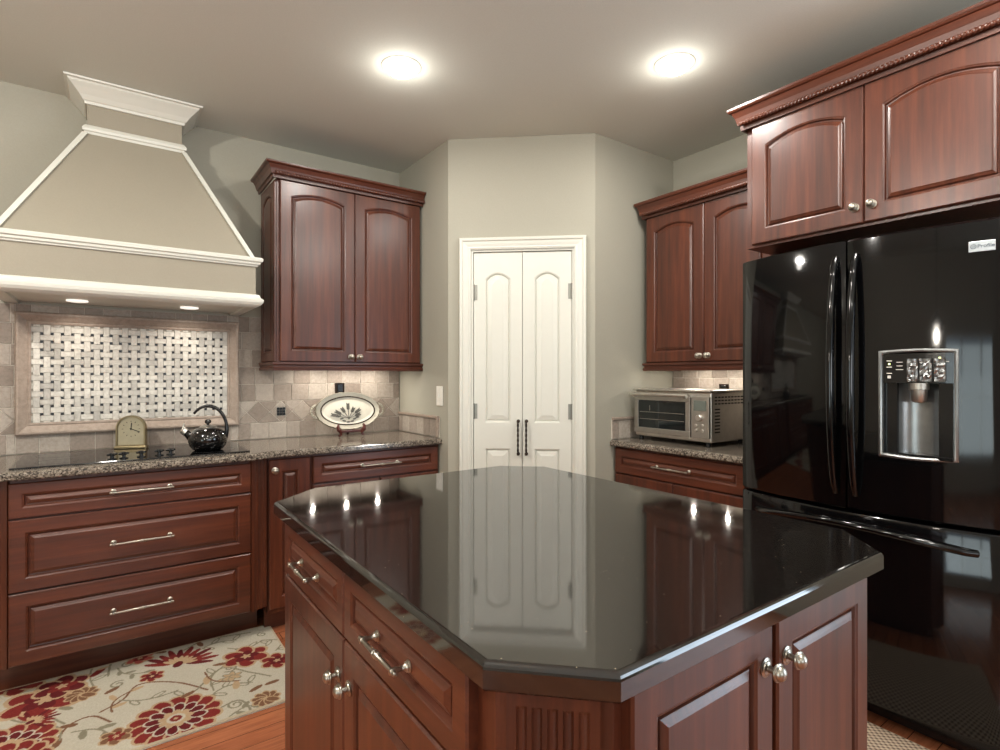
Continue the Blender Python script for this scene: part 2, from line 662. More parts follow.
# cooktop drawer bank
YD = 2.85
X0, X1 = -0.320, 0.558
t = thing('base_cabinet', 'cherry base cabinet with three wide drawers under the cooktop', 'cabinet', (X0, YD, 0), 0, 'cherry base cabinets')
w = X1 - X0
b = B()
b.box(0, w, 0, YB - YD - 0.02, 0.148, CB)
b.build('carcass', M['wood_v'], t)
B().box(-0.06, w + 0.06, 0.155, 0.175, 0, 0.147).build('toe_kick', M['wood_h'], t)
for z0, z1, fw in ((0.728, 0.866, 0.040), (0.440, 0.722, 0.050), (0.153, 0.434, 0.052)):
    drawer(0.003, w - 0.003, z0, z1, t, fw, 0, 0.205)
for s in (0, 1):
    f = flutes(0.085, 0.018, 0.148, CB, 3, gw=0.012, gd=0.006)
    o = f.build('fluted_filler', M['wood_v'], t)
    if s:
        o.location = (w + 0.001, -0.016, 0)
        o.rotation_euler = (0, 0, math.radians(25))
    else:
        o.location = (-0.001 - 0.085 * math.cos(math.radians(25)), -0.016 + 0.085 * math.sin(math.radians(25)), 0)
        o.rotation_euler = (0, 0, math.radians(-25))

YN = 2.882
t = thing('base_cabinet', 'narrow cherry cabinet door between cooktop drawers and drawer cabinet', 'cabinet', (0.642, YN, 0), 0, 'cherry base cabinets')
w = 0.208
B().box(0, w, 0, YB - YN - 0.02, 0.10, CB).build('carcass', M['wood_v'], t)
B().box(0, w, 0.07, 0.09, 0, 0.099).build('toe_kick', M['wood_h'], t)
d = door_mesh(0.004, w - 0.004, 0.125, 0.868, 0, 0.058).build('door', M['wood_v'], t)
knob(0.030, -0.0195, 0.815, d)

t = thing('base_cabinet', 'cherry cabinet with one wide drawer beside the pantry wall', 'cabinet', (0.852, YN, 0), 0, 'cherry base cabinets')
w = 1.606 - 0.852
B().box(0, w, 0, YB - YN - 0.02, 0.10, CB).build('carcass', M['wood_v'], t)
B().box(0, w, 0.07, 0.09, 0, 0.099).build('toe_kick', M['wood_h'], t)
drawer(0.010, w - 0.012, 0.728, 0.868, t, 0.040, 0, 0.205)
for xa, xb, kx in ((0.010, w / 2 - 0.003, w / 2 - 0.03), (w / 2 + 0.003, w - 0.012, w / 2 + 0.03)):
    d = door_mesh(xa, xb, 0.125, 0.720).build('door', M['wood_v'], t)
    knob(kx, -0.0195, 0.65, d)

# granite top with a forward step at the cooktop
poly = [(-0.44, 2.885), (-0.345, 2.802), (0.578, 2.802), (0.600, 2.808), (0.632, 2.829), (0.652, 2.836), (1.607, 2.836), (1.607, YB - 0.003), (-0.44, YB - 0.003)]
ct = slab(poly, CB, CT, 0.014).build('countertop', M['granite'])
tag(ct, 'speckled brown granite countertop stepping forward at the cooktop', 'countertop', 'granite countertops')

# ------------------------------------------------------------------ backsplash behind the cooktop
TY = YB - 0.012    # tile face plane


def tile_box(b, cx, cz, w, h, rot=0.0, y0=None, y1=None, mt=None, bev=0.002):
    """one tumbled tile, optionally rotated in the wall plane"""
    y0 = TY if y0 is None else y0
    y1 = YB - 0.004 if y1 is None else y1
    c, s = math.cos(rot), math.sin(rot)
    ls = []
    for d, yy in ((0, y1), (0, y0 + bev), (bev, y0)):
        hw, hh = w / 2 - d, h / 2 - d
        L = []
        for px, pz in ((-hw, -hh), (hw, -hh), (hw, hh), (-hw, hh)):
            L.append((cx + px * c - pz * s, yy, cz + px * s + pz * c))
        ls.append(L)
    b.loops(ls, mat=mt)


def clip_poly(poly, x0, x1, z0, z1):
    def clip(P, f, inter):
        out = []
        for i in range(len(P)):
            a, c = P[i - 1], P[i]
            if f(c):
                if not f(a):
                    out.append(inter(a, c))
                out.append(c)
            elif f(a):
                out.append(inter(a, c))
        return out

    def ix(v):
        return lambda a, c: (v, a[1] + (c[1] - a[1]) * (v - a[0]) / (c[0] - a[0]))

    def iz(v):
        return lambda a, c: (a[0] + (c[0] - a[0]) * (v - a[1]) / (c[1] - a[1]), v)
    for f, i in ((lambda p: p[0] >= x0, ix(x0)), (lambda p: p[0] <= x1, ix(x1)), (lambda p: p[1] >= z0, iz(z0)), (lambda p: p[1] <= z1, iz(z1))):
        if poly:
            poly = clip(poly, f, i)
    return poly


def area(P):
    return abs(sum(P[i - 1][0] * P[i][1] - P[i][0] * P[i - 1][1] for i in range(len(P)))) / 2


def poly_tile(b, P, mt=None, ccw=True):
    """tile of any convex outline with an eased edge"""
    if len(P) < 3 or area(P) < 1e-4:
        return
    # drop duplicates
    Q = [p for i, p in enumerate(P) if math.hypot(p[0] - P[i - 1][0], p[1] - P[i - 1][1]) > 1e-4]
    if len(Q) < 3:
        return
    if sum(Q[i - 1][0] * Q[i][1] - Q[i][0] * Q[i - 1][1] for i in range(len(Q))) < 0:
        Q = Q[::-1]
    ls = []
    for d, yy in ((0.0014, YB - 0.004), (0.0014, YB - 0.0095), (0.003, YB - 0.0105)):
        ls.append([(p[0], yy, p[1]) for p in offset_poly(Q, d)])
    b.loops(ls, mat=mt)


def tile_rows(b, x0, x1, rows, holes=(), mt=None, seed=1, dia_row=None, tw=0.101):
    """rows = [(z0, z1, kind)]; kind 'sq' squares with random offset, 'dia' diamonds"""
    rnd = random.Random(seed)
    for ri, (z0, z1, kind) in enumerate(rows):
        if kind == 'dia':
            h = z1 - z0
            n = int((x1 - x0) / h) + 3
            st = x0 + (dia_row if dia_row is not None else 0) - h
            for i in range(n):
                cx, cz = st + i * h, (z0 + z1) / 2
                regs = [[(cx - h / 2, cz), (cx, z0), (cx + h / 2, cz), (cx, z1)], [(cx, z0), (cx + h, z0), (cx + h / 2, cz)], [(cx, z1), (cx + h / 2, cz), (cx + h, z1)]]
                for P in regs:
                    emit(b, P, x0, x1, z0, z1, holes, mt)
        else:
            x = x0 - rnd.random() * tw
            while x < x1:
                wd = tw * (rnd.choice((0.75, 1.0, 1.0, 1.15)) if kind == 'sq' else 1)
                emit(b, [(x, z0), (x + wd, z0), (x + wd, z1), (x, z1)], x0, x1, z0, z1, holes, mt)
                x += wd


def emit(b, P, x0, x1, z0, z1, holes, mt):
    P = clip_poly(P, x0, x1, z0, z1)
    if not P:
        return
    parts = [P]
    for hx0, hx1, hz0, hz1 in holes:
        new = []
        for Q in parts:
            qx0, qx1 = min(p[0] for p in Q), max(p[0] for p in Q)
            qz0, qz1 = min(p[1] for p in Q), max(p[1] for p in Q)
            if qx1 <= hx0 or qx0 >= hx1 or qz1 <= hz0 or qz0 >= hz1:
                new.append(Q)
                continue
            for r in ((-9, hx0, -9, 9), (hx1, 9, -9, 9), (hx0, hx1, -9, hz0), (hx0, hx1, hz1, 9)):
                R = clip_poly(Q, *r)
                if R:
                    new.append(R)
        parts = new
    for Q in parts:
        poly_tile(b, Q, mt)


bs = thing('backsplash', 'travertine tile backsplash with framed basketweave mosaic behind the cooktop', 'backsplash', (0, 0, 0), 0, 'tile backsplashes')
BX0, BX1 = -0.44, 1.605
MX0, MX1, MZ0, MZ1 = -0.300, 0.545, 1.062, 1.532       # mosaic
FW = 0.058
B().box(BX0, BX1, YB - 0.007, YB - 0.001, CT + 0.001, 1.626).build('grout_bed', M['grout'], bs)
hole = (MX0 - FW, MX1 + FW, MZ0 - FW, MZ1 + FW)
acc = [(0.838, 1.073)]
zr = [(CT + 0.002, 1.010, 'sq'), (1.010, 1.136, 'dia'), (1.136, 1.236, 'sq'), (1.236, 1.336, 'sq'), (1.336, 1.436, 'sq'), (1.436, 1.536, 'sq'), (1.536, 1.626, 'sq')]
b = B()
ah = [(cx - 0.026, cx + 0.026, cz - 0.026, cz + 0.026) for cx, cz in acc]
oh = (1.140, 1.202, 1.176, 1.232)
tile_rows(b, BX0, BX1, zr, [hole] + ah, seed=4, dia_row=(0.838 - BX0) % 0.126)
b.build('tile_field', M['tile'], bs)
# mosaic
b = B()
B().box(MX0, MX1, YB - 0.010, YB - 0.0075, MZ0, MZ1).build('mosaic_bed', M['mosaic_grout'], bs)
p, dd, g = 0.0388, 0.0125, 0.0008
nx, nz = int((MX1 - MX0) / p) + 2, int((MZ1 - MZ0) / p) + 2
dots = []
for i in range(-1, nx):
    for j in range(-1, nz):
        cx, cz = MX0 + (i + 0.5) * p, MZ0 + (j + 0.5) * p
        if (i + j) % 2:
            hw, hh = (p + dd) / 2 - g, (p - dd) / 2 - g
        else:
            hw, hh = (p - dd) / 2 - g, (p + dd) / 2 - g
        P = clip_poly([(cx - hw, cz - hh), (cx + hw, cz - hh), (cx + hw, cz + hh), (cx - hw, cz + hh)], MX0, MX1, MZ0, MZ1)
        if P and area(P) > 3e-5:
            b.loops([[(x, yy, z) for x, z in (offset_poly(P, d) if d else P)] for d, yy in ((0, YB - 0.010), (0, YB - 0.0145), (0.0008, YB - 0.0152))])
        dx, dz = MX0 + i * p, MZ0 + j * p
        if MX0 + 0.01 < dx < MX1 - 0.01 and MZ0 + 0.01 < dz < MZ1 - 0.01:
            dots.append((dx, dz))
b.mark(0)
for dx, dz in dots:
    b.box(dx - dd / 2 + g, dx + dd / 2 - g, YB - 0.0152, YB - 0.010, dz - dd / 2 + g, dz + dd / 2 - g)
b.mark(1)
b.build('basketweave_mosaic', None, bs, mats=[M['marble'], M['black']])
# stone picture-frame moulding round the mosaic
prof = [(0, -0.007), (0, -0.019), (0.008, -0.021), (0.014, -0.019), (0.020, -0.023), (0.034, -0.030), (0.044, -0.036), (0.052, -0.036), (0.058, -0.030), (0.058, -0.007)]
ls = [[(x + sx * o, YB + y, z + sz * o) for o, y in prof] for x, z, sx, sz in ((MX0, MZ0, -1, -1), (MX0, MZ1, -1, 1), (MX1, MZ1, 1, 1), (MX1, MZ0, 1, -1))]
ls.append(ls[0])
B().loops(ls, False, False).build('stone_frame', M['stone_trim'], bs)
for cx, cz in acc:
    b = B()
    for i in range(3):
        for j in range(3):
            b.box(cx - 0.024 + i * 0.0165, cx - 0.024 + i * 0.0165 + 0.0145, TY - 0.001, YB - 0.006, cz - 0.024 + j * 0.0165, cz - 0.024 + j * 0.0165 + 0.0145, 0.001)
    b.build('accent_tile', M['black'], bs)

# short side splash on the pantry's left wall (local x runs from back wall to the front)
MS = Matrix.Translation((A.x, YB - 0.016, 0)) @ Matrix.Rotation(-PI / 2, 4, 'Z') @ Matrix.Translation((0, -YB, 0))


def side_splash(label, Mx, L, seed):
    s = thing('side_splash', label, 'backsplash', (0, 0, 0), 0, 'short side splashes')
    B().box(0, L, YB - 0.007, YB - 0.001, CT + 0.001, CT + 0.125, mat=Mx).build('grout_bed', M['grout'], s)
    b = B()
    tile_rows(b, 0, L, [(CT + 0.002, CT + 0.112, 'sq')], (), Mx, seed)
    b.build('tile_field', M['tile'], s)
    b = B()
    b.box(0, L - 0.019, YB - 0.020, YB - 0.001, CT + 0.1135, CT + 0.130, 0.004, mat=Mx)
    b.box(L - 0.018, L, YB - 0.020, YB - 0.001, CT + 0.001, CT + 0.130, 0.004, mat=Mx)
    b.build('edge_moulding', M['stone_trim'], s)


side_splash('low tile side splash on wall left of the pantry door', MS, 0.545, 9)
MS2 = Matrix.Translation((2.375, D.y - YB, 0))
side_splash('low tile side splash beside the toaster oven', MS2, XR - 2.375 - 0.014, 12)

# ------------------------------------------------------------------ range hood
HX0, HX1, HYF = -0.385, 0.600, 2.945
NX0, NX1, NYF = -0.082, 0.306, 3.235
hd = thing('range_hood', 'tall tapered taupe range hood with white mouldings above the cooktop', 'range hood', ((HX0 + HX1) / 2, YB, 1.63))
ox, oy, oz = hd.location
hb = YB - 0.002


def HL(bb, *a, **k):
    o = bb.build(*a, **k)
    o.data.transform(Matrix.Translation((-ox, -oy, -oz)))
    return o


def U(x0, x1, yf, e=0.0):
    return [(x0 - e, hb), (x0 - e, yf - e), (x1 + e, yf - e), (x1 + e, hb)]


# lower band as a hollow box (open below, with a recessed liner)
b = B()
b.box(HX0, HX1, HYF, HYF + 0.03, 1.665, 1.86)
b.box(HX0, HX0 + 0.03, HYF + 0.03, hb, 1.665, 1.86)
b.box(HX1 - 0.03, HX1, HYF + 0.03, hb, 1.665, 1.86)
b.box(HX0 + 0.03, HX1 - 0.03, hb - 0.02, hb, 1.665, 1.86)
b.box(HX0 + 0.03, HX1 - 0.03, HYF + 0.03, hb - 0.02, 1.80, 1.86)
HL(b, 'lower_band', M['hood'], hd)
b = B().box(HX0 + 0.041, HX1 - 0.041, HYF + 0.041, hb, 1.640, 1.655)
HL(b, 'underside_panel', M['white'], hd)
b = B()
zt, zb = 2.445, 1.86
b.loops([[(HX0 + 0.004, hb, zb), (HX0 + 0.004, HYF + 0.004, zb), (HX1 - 0.004, HYF + 0.004, zb), (HX1 - 0.004, hb, zb)], [(NX0, hb, zt), (NX0, NYF, zt), (NX1, NYF, zt), (NX1, hb, zt)]])
HL(b, 'tapered_canopy', M['hood'], hd)
b = B().box(NX0, NX1, NYF, hb, zt, CE - 0.001)
HL(b, 'chimney', M['hood'], hd)
b = B().sweep(U(HX0, HX1, HYF), [(0.0, 1.662), (-0.04, 1.662), (-0.04, 1.628), (0.0, 1.628), (0.010, 1.632), (0.022, 1.640), (0.030, 1.652), (0.032, 1.664), (0.026, 1.670), (0.020, 1.674), (0.014, 1.690), (0.0, 1.694)])
HL(b, 'bottom_moulding', M['white'], hd)
b = B().sweep(U(HX0, HX1, HYF), [(0, 1.832), (0.008, 1.832), (0.010, 1.840), (0.018, 1.842), (0.020, 1.852), (0.028, 1.856), (0.030, 1.868), (0.024, 1.876), (0.0, 1.880)])
HL(b, 'middle_moulding', M['white'], hd)
b = B().sweep(U(NX0, NX1, NYF), [(0, 2.425), (0.008, 2.425), (0.012, 2.438), (0.018, 2.440), (0.020, 2.452), (0.014, 2.462), (0.008, 2.470), (0, 2.472)])
HL(b, 'neck_moulding', M['white'], hd)
z0 = 2.568
b = B().sweep(U(NX0, NX1, NYF), [(0, z0), (0.010, z0), (0.012, z0 + 0.012), (0.018, z0 + 0.016), (0.030, z0 + 0.034), (0.052, z0 + 0.058), (0.068, z0 + 0.074), (0.072, z0 + 0.082), (0.084, z0 + 0.084), (0.086, CE - 0.002), (0, CE - 0.002)])
HL(b, 'crown_moulding', M['white'], hd)
for ca, cb in ((Vector((HX0 + 0.004, HYF + 0.004, zb)), Vector((NX0, NYF, zt))), (Vector((HX1 - 0.004, HYF + 0.004, zb)), Vector((NX1, NYF, zt)))):
    p0, p1 = ca.lerp(cb, 0.025) + Vector((0, -0.004, 0)), ca.lerp(cb, 0.975) + Vector((0, -0.004, 0))
    s_ = 0.011
    b = B().loops([[p + Vector((dx, dy, 0)) for dx, dy in ((-s_, -0.008), (s_, -0.008), (s_, 0.012), (-s_, 0.012))] for p in (p0, p1)])
    HL(b, 'corner_strip', M['white'], hd)


def emitter(name, col, strength):
    n = NT(name)
    return n.p(color=(0.9, 0.9, 0.9, 1), emit=(*col, 1), emits=strength, rough=0.4)


WARM = (1.0, 0.91, 0.80)
M['bulb'] = emitter('lamp_glow', (1.0, 0.93, 0.82), 14)
M['hood_glow'] = emitter('hood_lamp_glow', (1.0, 0.92, 0.82), 0.8)
M['puck_glow'] = emitter('puck_glow', (1.0, 0.88, 0.74), 6)
for x in (-0.12, 0.34):
    b = B().lathe([(0.042, 1.6395), (0.042, 1.634), (0.030, 1.632), (0.002, 1.6315)], (x, 3.24, 0), (0, 0, 1), 20)
    ho = HL(b, 'hood_lamp', M['hood_glow'], hd)
    lamp('SPOT', 'hood_light', (x - ox, 3.24 - oy, 1.622 - oz), 5, WARM, 0.03, aim=(0, 0.15, -1), parent=hd, spot=math.radians(150))

# ------------------------------------------------------------------ wall cabinets
def light_rail(path, z0, z1, parent):
    h = z1 - z0
    return B().sweep(path, [(0, z0), (0.010, z0), (0.012, z0 + 0.3 * h), (0.006, z0 + 0.45 * h), (0.006, z0 + 0.6 * h), (0.014, z0 + 0.75 * h), (0.014, z1), (0, z1), (-0.015, z1), (-0.015, z0)]).build('light_rail', M['wood_h'], parent)


# left upper: X 0.736..1.575
ULx0, ULx1, ULy = 0.738, 1.600, 3.105
t = thing('wall_cabinet', 'tall cherry wall cabinet right of the range hood with two arched doors', 'cabinet', (ULx0, ULy, 1.36), 0, 'cherry wall cabinets')
w, h = ULx1 - ULx0, 2.357 - 1.36
dp = YB - ULy - 0.002
B().box(0, w, 0, dp, 0, h).build('carcass', M['wood_v'], t)
for xa, xb, kx in ((0.014, w / 2 - 0.002, w / 2 - 0.026), (w / 2 + 0.002, w - 0.010, w / 2 + 0.026)):
    d = door_mesh(xa, xb, 0.004, h - 0.012, 0.027, 0.056, ftop=0.052).build('door', M['wood_v'], t)
    knob(kx, -0.0195, 0.035, d)
# arched panel on the exposed left side
e = door_mesh(0.012, dp - 0.006, 0.004, h - 0.012, 0.030, 0.05, t=0.014).build('end_panel', M['wood_v'], t)
e.rotation_euler = (0, 0, -PI / 2)
e.location = (0, dp, 0)
path = [(-0.016, dp), (-0.016, -0.022), (w + 0.004, -0.022)]
cornice(path, h - 0.010, t, 0.078, 0.052)
rope([(-0.018, -0.022), (w + 0.004, -0.022)], h + 0.013, t, 0.0090, 0.029)
light_rail([(-0.012, dp), (-0.012, -0.010), (w, -0.010), (w, dp)], -0.045, -0.0005, t)

# right upper: faces -X.  local x -> world -Y
URy0, URx = 2.155, 2.625
t = thing('wall_cabinet', 'cherry wall cabinet with two arched doors above the toaster oven', 'cabinet', (URx, URy0, 1.36), -PI / 2, 'cherry wall cabinets')
w, h = 0.795, 2.228 - 1.36
dp = XR - URx - 0.002
B().box(0, w, 0, dp, 0, h).build('carcass', M['wood_v'], t)
for xa, xb, kx in ((0.010, w / 2 - 0.002, w / 2 - 0.026), (w / 2 + 0.002, w - 0.010, w / 2 + 0.026)):
    d = door_mesh(xa, xb, 0.004, h - 0.010, 0.030, 0.058).build('door', M['wood_v'], t)
    knob(kx, -0.0195, 0.035, d)
cornice([(-0.002, dp), (-0.002, -0.022), (w, -0.022)], h - 0.010, t, 0.095, 0.044)
rope([(-0.002, -0.022), (w, -0.022)], h + 0.013, t, 0.0090, 0.029)
light_rail([(-0.002, dp), (-0.002, -0.010), (w, -0.010)], -0.045, -0.0005, t)

# cabinet above the fridge
FCy0, FCx = 1.390, 2.400
t = thing('wall_cabinet', 'deep cherry cabinet above the black refrigerator', 'cabinet', (FCx, FCy0, 1.870), -PI / 2, 'cherry wall cabinets')
w, h = 0.965, 2.425 - 1.870
dp = XR - FCx - 0.002
B().box(0, w, 0, dp, 0, h).build('carcass', M['wood_v'], t)
ms = 0.485
for xa, xb, kx in ((0.030, ms - 0.002, ms - 0.030), (ms + 0.002, w - 0.012, ms + 0.030)):
    d = door_mesh(xa, xb, 0.012, h - 0.010, 0.036, 0.062).build('door', M['wood_v'], t)
    knob(kx, -0.0195, 0.075, d)
cornice([(-0.004, dp), (-0.004, -0.022), (w + 0.004, -0.022), (w + 0.004, dp)], h - 0.012, t, 0.10, 0.054)
rope([(-0.006, -0.022), (w, -0.022)], h + 0.013, t, 0.0090, 0.029)

# ------------------------------------------------------------------ right base cabinet and top
RBx = 2.408
t = thing('base_cabinet', 'cherry drawer cabinet beneath the toaster oven', 'cabinet', (RBx, 2.205, 0), -PI / 2, 'cherry base cabinets')
w = 2.205 - 1.385
dp = XR - RBx - 0.002
B().box(0, w, 0, dp, 0.10, CB).build('carcass', M['wood_v'], t)
B().box(0, w, 0.07, 0.09, 0, 0.099).build('toe_kick', M['wood_h'], t)
drawer(0.012, w - 0.012, 0.728, 0.868, t, 0.040, 0, 0.20)
for xa, xb, kx in ((0.012, w / 2 - 0.002, w / 2 - 0.03), (w / 2 + 0.002, w - 0.012, w / 2 + 0.03)):
    d = door_mesh(xa, xb, 0.125, 0.720).build('door', M['wood_v'], t)
    knob(kx, -0.0195, 0.65, d)
poly = [(2.362, 1.382), (XR - 0.002, 1.382), (XR - 0.002, 2.207), (2.362, 2.207)]
o = slab(poly, CB, CT, 0.014).build('countertop', M['granite'])
tag(o, 'short brown granite countertop under the toaster oven', 'countertop', 'granite countertops')

# right backsplash (on wall X = XR)
MR = Matrix.Translation((XR, 2.206, 0)) @ Matrix.Rotation(-PI / 2, 4, 'Z') @ Matrix.Translation((0, -YB, 0))
s = thing('backsplash', 'pale travertine tile backsplash behind the toaster oven', 'backsplash', (0, 0, 0), 0, 'tile backsplashes')
B().box(0, 0.82, YB - 0.007, YB - 0.001, CT + 0.001, 1.36, mat=MR).build('grout_bed', M['grout'], s)
b = B()
tile_rows(b, 0, 0.82, [(CT + 0.002, 1.010, 'sq'), (1.010, 1.136, 'dia'), (1.136, 1.204, 'br'), (1.204, 1.272, 'br'), (1.272, 1.36, 'br')], (), MR, 5, 0.03)
b.build('tile_field', M['tile'], s)


# ------------------------------------------------------------------ island
IX0, IX1, IY0, IY1 = 0.398, 1.462, 0.470, 1.850
c1, c2 = 0.125, 0.140
poly = [(IX0 + c1, IY0), (IX1 - c1, IY0), (IX1, IY0 + c1), (IX1, IY1 - c1), (IX1 - c2, IY1), (IX0 + c2 + 0.02, IY1), (IX0, IY1 - c2), (IX0, IY0 + c1)]
o = slab(poly, CT - 0.040, CT, 0.010).build('countertop', M['black_granite'])
tag(o, 'polished black granite island top with clipped corners', 'countertop', 'granite countertops')
e = 0.045     # carcass inset from the slab edge
kx0, kx1, ky0, ky1 = IX0 + e, IX1 - e - 0.015, IY0 + e, IY1 - e
isl = thing('island', 'cherry kitchen island with drawers and doors under black granite', 'island', ((IX0 + IX1) / 2, (IY0 + IY1) / 2, 0))
iox, ioy = isl.location.x, isl.location.y
kc = 0.115
IT = CT - 0.041
kp = [(kx0 + kc, ky0), (1.328, ky0), (kx1, ky0 + kx1 - 1.328), (kx1, ky1 - kc), (kx1 - kc, ky1), (kx0 + kc, ky1), (kx0, ky1 - kc), (kx0, ky0 + kc)]
b = B().prism([(x - iox, y - ioy) for x, y in kp], 0.10, IT)
b.build('carcass', M['wood_v'], isl)
b = B().prism([(x - iox, y - ioy) for x, y in offset_poly(kp, 0.06)], 0.0, 0.099)
b.build('toe_kick', M['wood_h'], isl)


def island_part(bb, name, mat, M4):
    o = bb.build(name, mat, isl)
    o.data.transform(Matrix.Translation((-iox, -ioy, 0)))
    o.matrix_local = Matrix.Translation((0, 0, 0))
    return o


def face(origin, rz):
    """local frame on an island side: parts are built local then moved by object transform"""
    return (origin[0] - iox, origin[1] - ioy, 0), rz


def placed(o, fr):
    o.location = fr[0]
    o.rotation_euler = (0, 0, fr[1])
    return o


# left side (faces -X): local x -> -Y, from the far corner
fl = face((kx0, ky1 - kc, 0), -PI / 2)
Lf = (ky1 - kc) - (ky0 + kc)
sp = (ky1 - kc) - 1.188
for xa, xb, kxx in ((0.006, sp - 0.003, sp - 0.032), (sp + 0.003, Lf - 0.045, sp + 0.036)):
    d = placed(door_mesh(xa, xb, 0.709, IT - 0.008, 0, 0.040).build('drawer', M['wood_h'], isl), fl)
    pull((xa + xb) / 2, -0.0195, 0.786, d, 0.135)
    d = placed(door_mesh(xa, xb, 0.115, 0.702, 0, 0.058).build('door', M['wood_v'], isl), fl)
    knob(kxx, -0.0195, 0.613, d)
# front side (faces -Y)
ff = face((kx0 + kc, ky0, 0), 0)
Lr = 1.328 - kx0 - kc
s1 = 0.944 - (kx0 + kc)
for xa, xb, kxx in ((0.016, s1 - 0.008, s1 - 0.034), (s1 + 0.008, Lr - 0.004, s1 + 0.036)):
    d = placed(door_mesh(xa, xb, 0.115, IT - 0.010, 0, 0.050).build('door', M['wood_v'], isl), ff)
    knob(kxx, -0.0195, 0.792, d)
# fluted corner post on the clipped near corner
wc = kc * math.sqrt(2)
fc = face((kx0, ky0 + kc, 0), -PI / 4)
b = flutes(wc - 0.036, 0.02, 0.10, IT - 0.002, 5, cap=0.040, gw=0.0145, gd=0.006)
o = b.build('corner_post', M['wood_v'], isl)
nrm = Vector((-1, -1)).normalized()
tx = Vector((1, -1)).normalized()
o.location = (fc[0][0] + tx.x * 0.018 + nrm.x * 0.019, fc[0][1] + tx.y * 0.018 + nrm.y * 0.019, 0)
o.rotation_euler = (0, 0, -PI / 4)

# ------------------------------------------------------------------ refrigerator (faces -X, bowed front)
FY, FXe, FWd, SAG = 0.914, 2.325, 0.916, 0.075
fr = thing('refrigerator', 'glossy black french door refrigerator with water dispenser', 'refrigerator', (FXe, FY, 0), -PI / 2)
hw = FWd / 2
RAD = (hw * hw + SAG * SAG) / (2 * SAG)


def bow(x):
    """local y of the bowed front at local x"""
    return -(math.sqrt(RAD * RAD - x * x) - (RAD - SAG))


def bowed(x0, x1, z0, z1, back, n=16, r=0.008, dy=0.0):
    b = B()

    def outline(d):
        P = []
        xa, xb = x0 + d, x1 - d
        for i in range(n + 1):
            x = xa + (xb - xa) * i / n
            P.append((x, bow(x) + d + dy + (0.006 if i in (0, n) else 0.0)))
        return P + [(xb, back), (xa, back)]
    ls = [[(x, y, z) for x, y in outline(d)] for d, z in ((r, z0), (r * 0.3, z0 + r * 0.3), (0, z0 + r), (0, z1 - r), (r * 0.3, z1 - r * 0.3), (r, z1))]
    return b.loops(ls)


B().box(-hw + 0.004, hw - 0.004, 0.05, XR - FXe - 0.03, 0.06, 1.785).build('cabinet_body', M['fridge_trim'], fr)
B().box(-hw + 0.01, hw - 0.01, 0.03, 0.048, 0.012, 0.085).build('base_grille', M['fridge_trim'], fr)
for y in (0.09, 0.55):
    for sx in (-1, 1):
        B().lathe([(0.02, 0), (0.02, 0.058)], (sx * (hw - 0.06), y, 0.001), (0, 0, 1), 12).build('foot', M['black'], fr)
SEAM = 0.783
ZT = 1.797
gp = 0.003
dl = bowed(-hw, -gp, SEAM + 0.004, ZT, 0.045).build('door', M['fridge'], fr, True)


# right door with an opening for the dispenser: build it in columns around the hole
QX0, QX1, QZ0, QZ1 = FY - 0.803, FY - 0.592, 1.005, 1.372


def right_door():
    b = B()
    x0, x1, z0, z1 = gp, hw, SEAM + 0.004, ZT
    r = 0.008
    xs = sorted(set([x0, x1, QX0, QX1] + [x0 + (x1 - x0) * i / 16 for i in range(17)]))
    zs = [z0, z0 + r, QZ0, QZ1, z1 - r, z1]
    V = {}

    def v(x, y, z):
        k = (round(x, 5), round(y, 5), round(z, 5))
        if k not in V:
            V[k] = b.bm.verts.new((x, y, z))
        return V[k]

    def fy(x, z):
        y = bow(x)
        if z in (z0, z1):
            y += r
        if x in (x0, x1):
            y += 0.006
        return y
    for xa, xb in zip(xs, xs[1:]):
        for za, zb in zip(zs, zs[1:]):
            if xa >= QX0 - 1e-6 and xb <= QX1 + 1e-6 and za >= QZ0 - 1e-6 and zb <= QZ1 + 1e-6:
                continue
            b.bm.faces.new((v(xa, fy(xa, za), za), v(xb, fy(xb, za), za), v(xb, fy(xb, zb), zb), v(xa, fy(xa, zb), zb)))
    bk = 0.045
    for za, zb in zip(zs, zs[1:]):
        for x in (x0, x1):
            b.bm.faces.new((v(x, fy(x, za), za), v(x, fy(x, zb), zb), v(x, bk, zb), v(x, bk, za)))
    for xa, xb in zip(xs, xs[1:]):
        for z in (z0, z1):
            b.bm.faces.new((v(xa, fy(xa, z), z), v(xb, fy(xb, z), z), v(xb, bk, z), v(xa, bk, z)))
        for za, zb in zip(zs, zs[1:]):
            b.bm.faces.new((v(xa, bk, za), v(xb, bk, za), v(xb, bk, zb), v(xa, bk, zb)))
    return b


dr = right_door().build('door', M['fridge'], fr, True)
bowed(-hw, hw, 0.095, SEAM - 0.005, 0.045, 28).build('freezer_drawer', M['fridge'], fr, True)
fd = fr.children[-1]
# bowed bar handles
for sx, dd_ in ((-1, dl), (1, dr)):
    pts, rad = [], []
    for i in range(25):
        u = i / 24
        z = 0.845 + (1.735 - 0.845) * u
        bulge = math.sin(PI * u) ** 0.55
        pts.append((sx * 0.034, bow(0.03) - 0.004 - 0.050 * bulge, z))
        rad.append(0.011 + 0.004 * bulge)
    B().tube(pts, rad, 14).build('handle', M['fridge'], dd_, True)
pts = []
for i in range(33):
    u = i / 32
    x = -0.37 + 0.74 * u
    pts.append((x, bow(x) - 0.002 - 0.046 * math.sin(PI * u) ** 0.4, 0.708 + 0.034 * math.sin(PI * u)))
B().tube(pts, 0.0125, 14).build('handle', M['fridge'], fd, True)
# dispenser
n = NT('dispenser_steel')
M['disp'] = plain('dispenser_silver', (150, 152, 152), 0.3, 0.9)
M['disp_panel'] = plain('dispenser_panel', (16, 17, 18), 0.12)
qd = 0.062
cxq = (QX0 + QX1) / 2
yq = bow(cxq)


def qy(x):
    return bow(x)


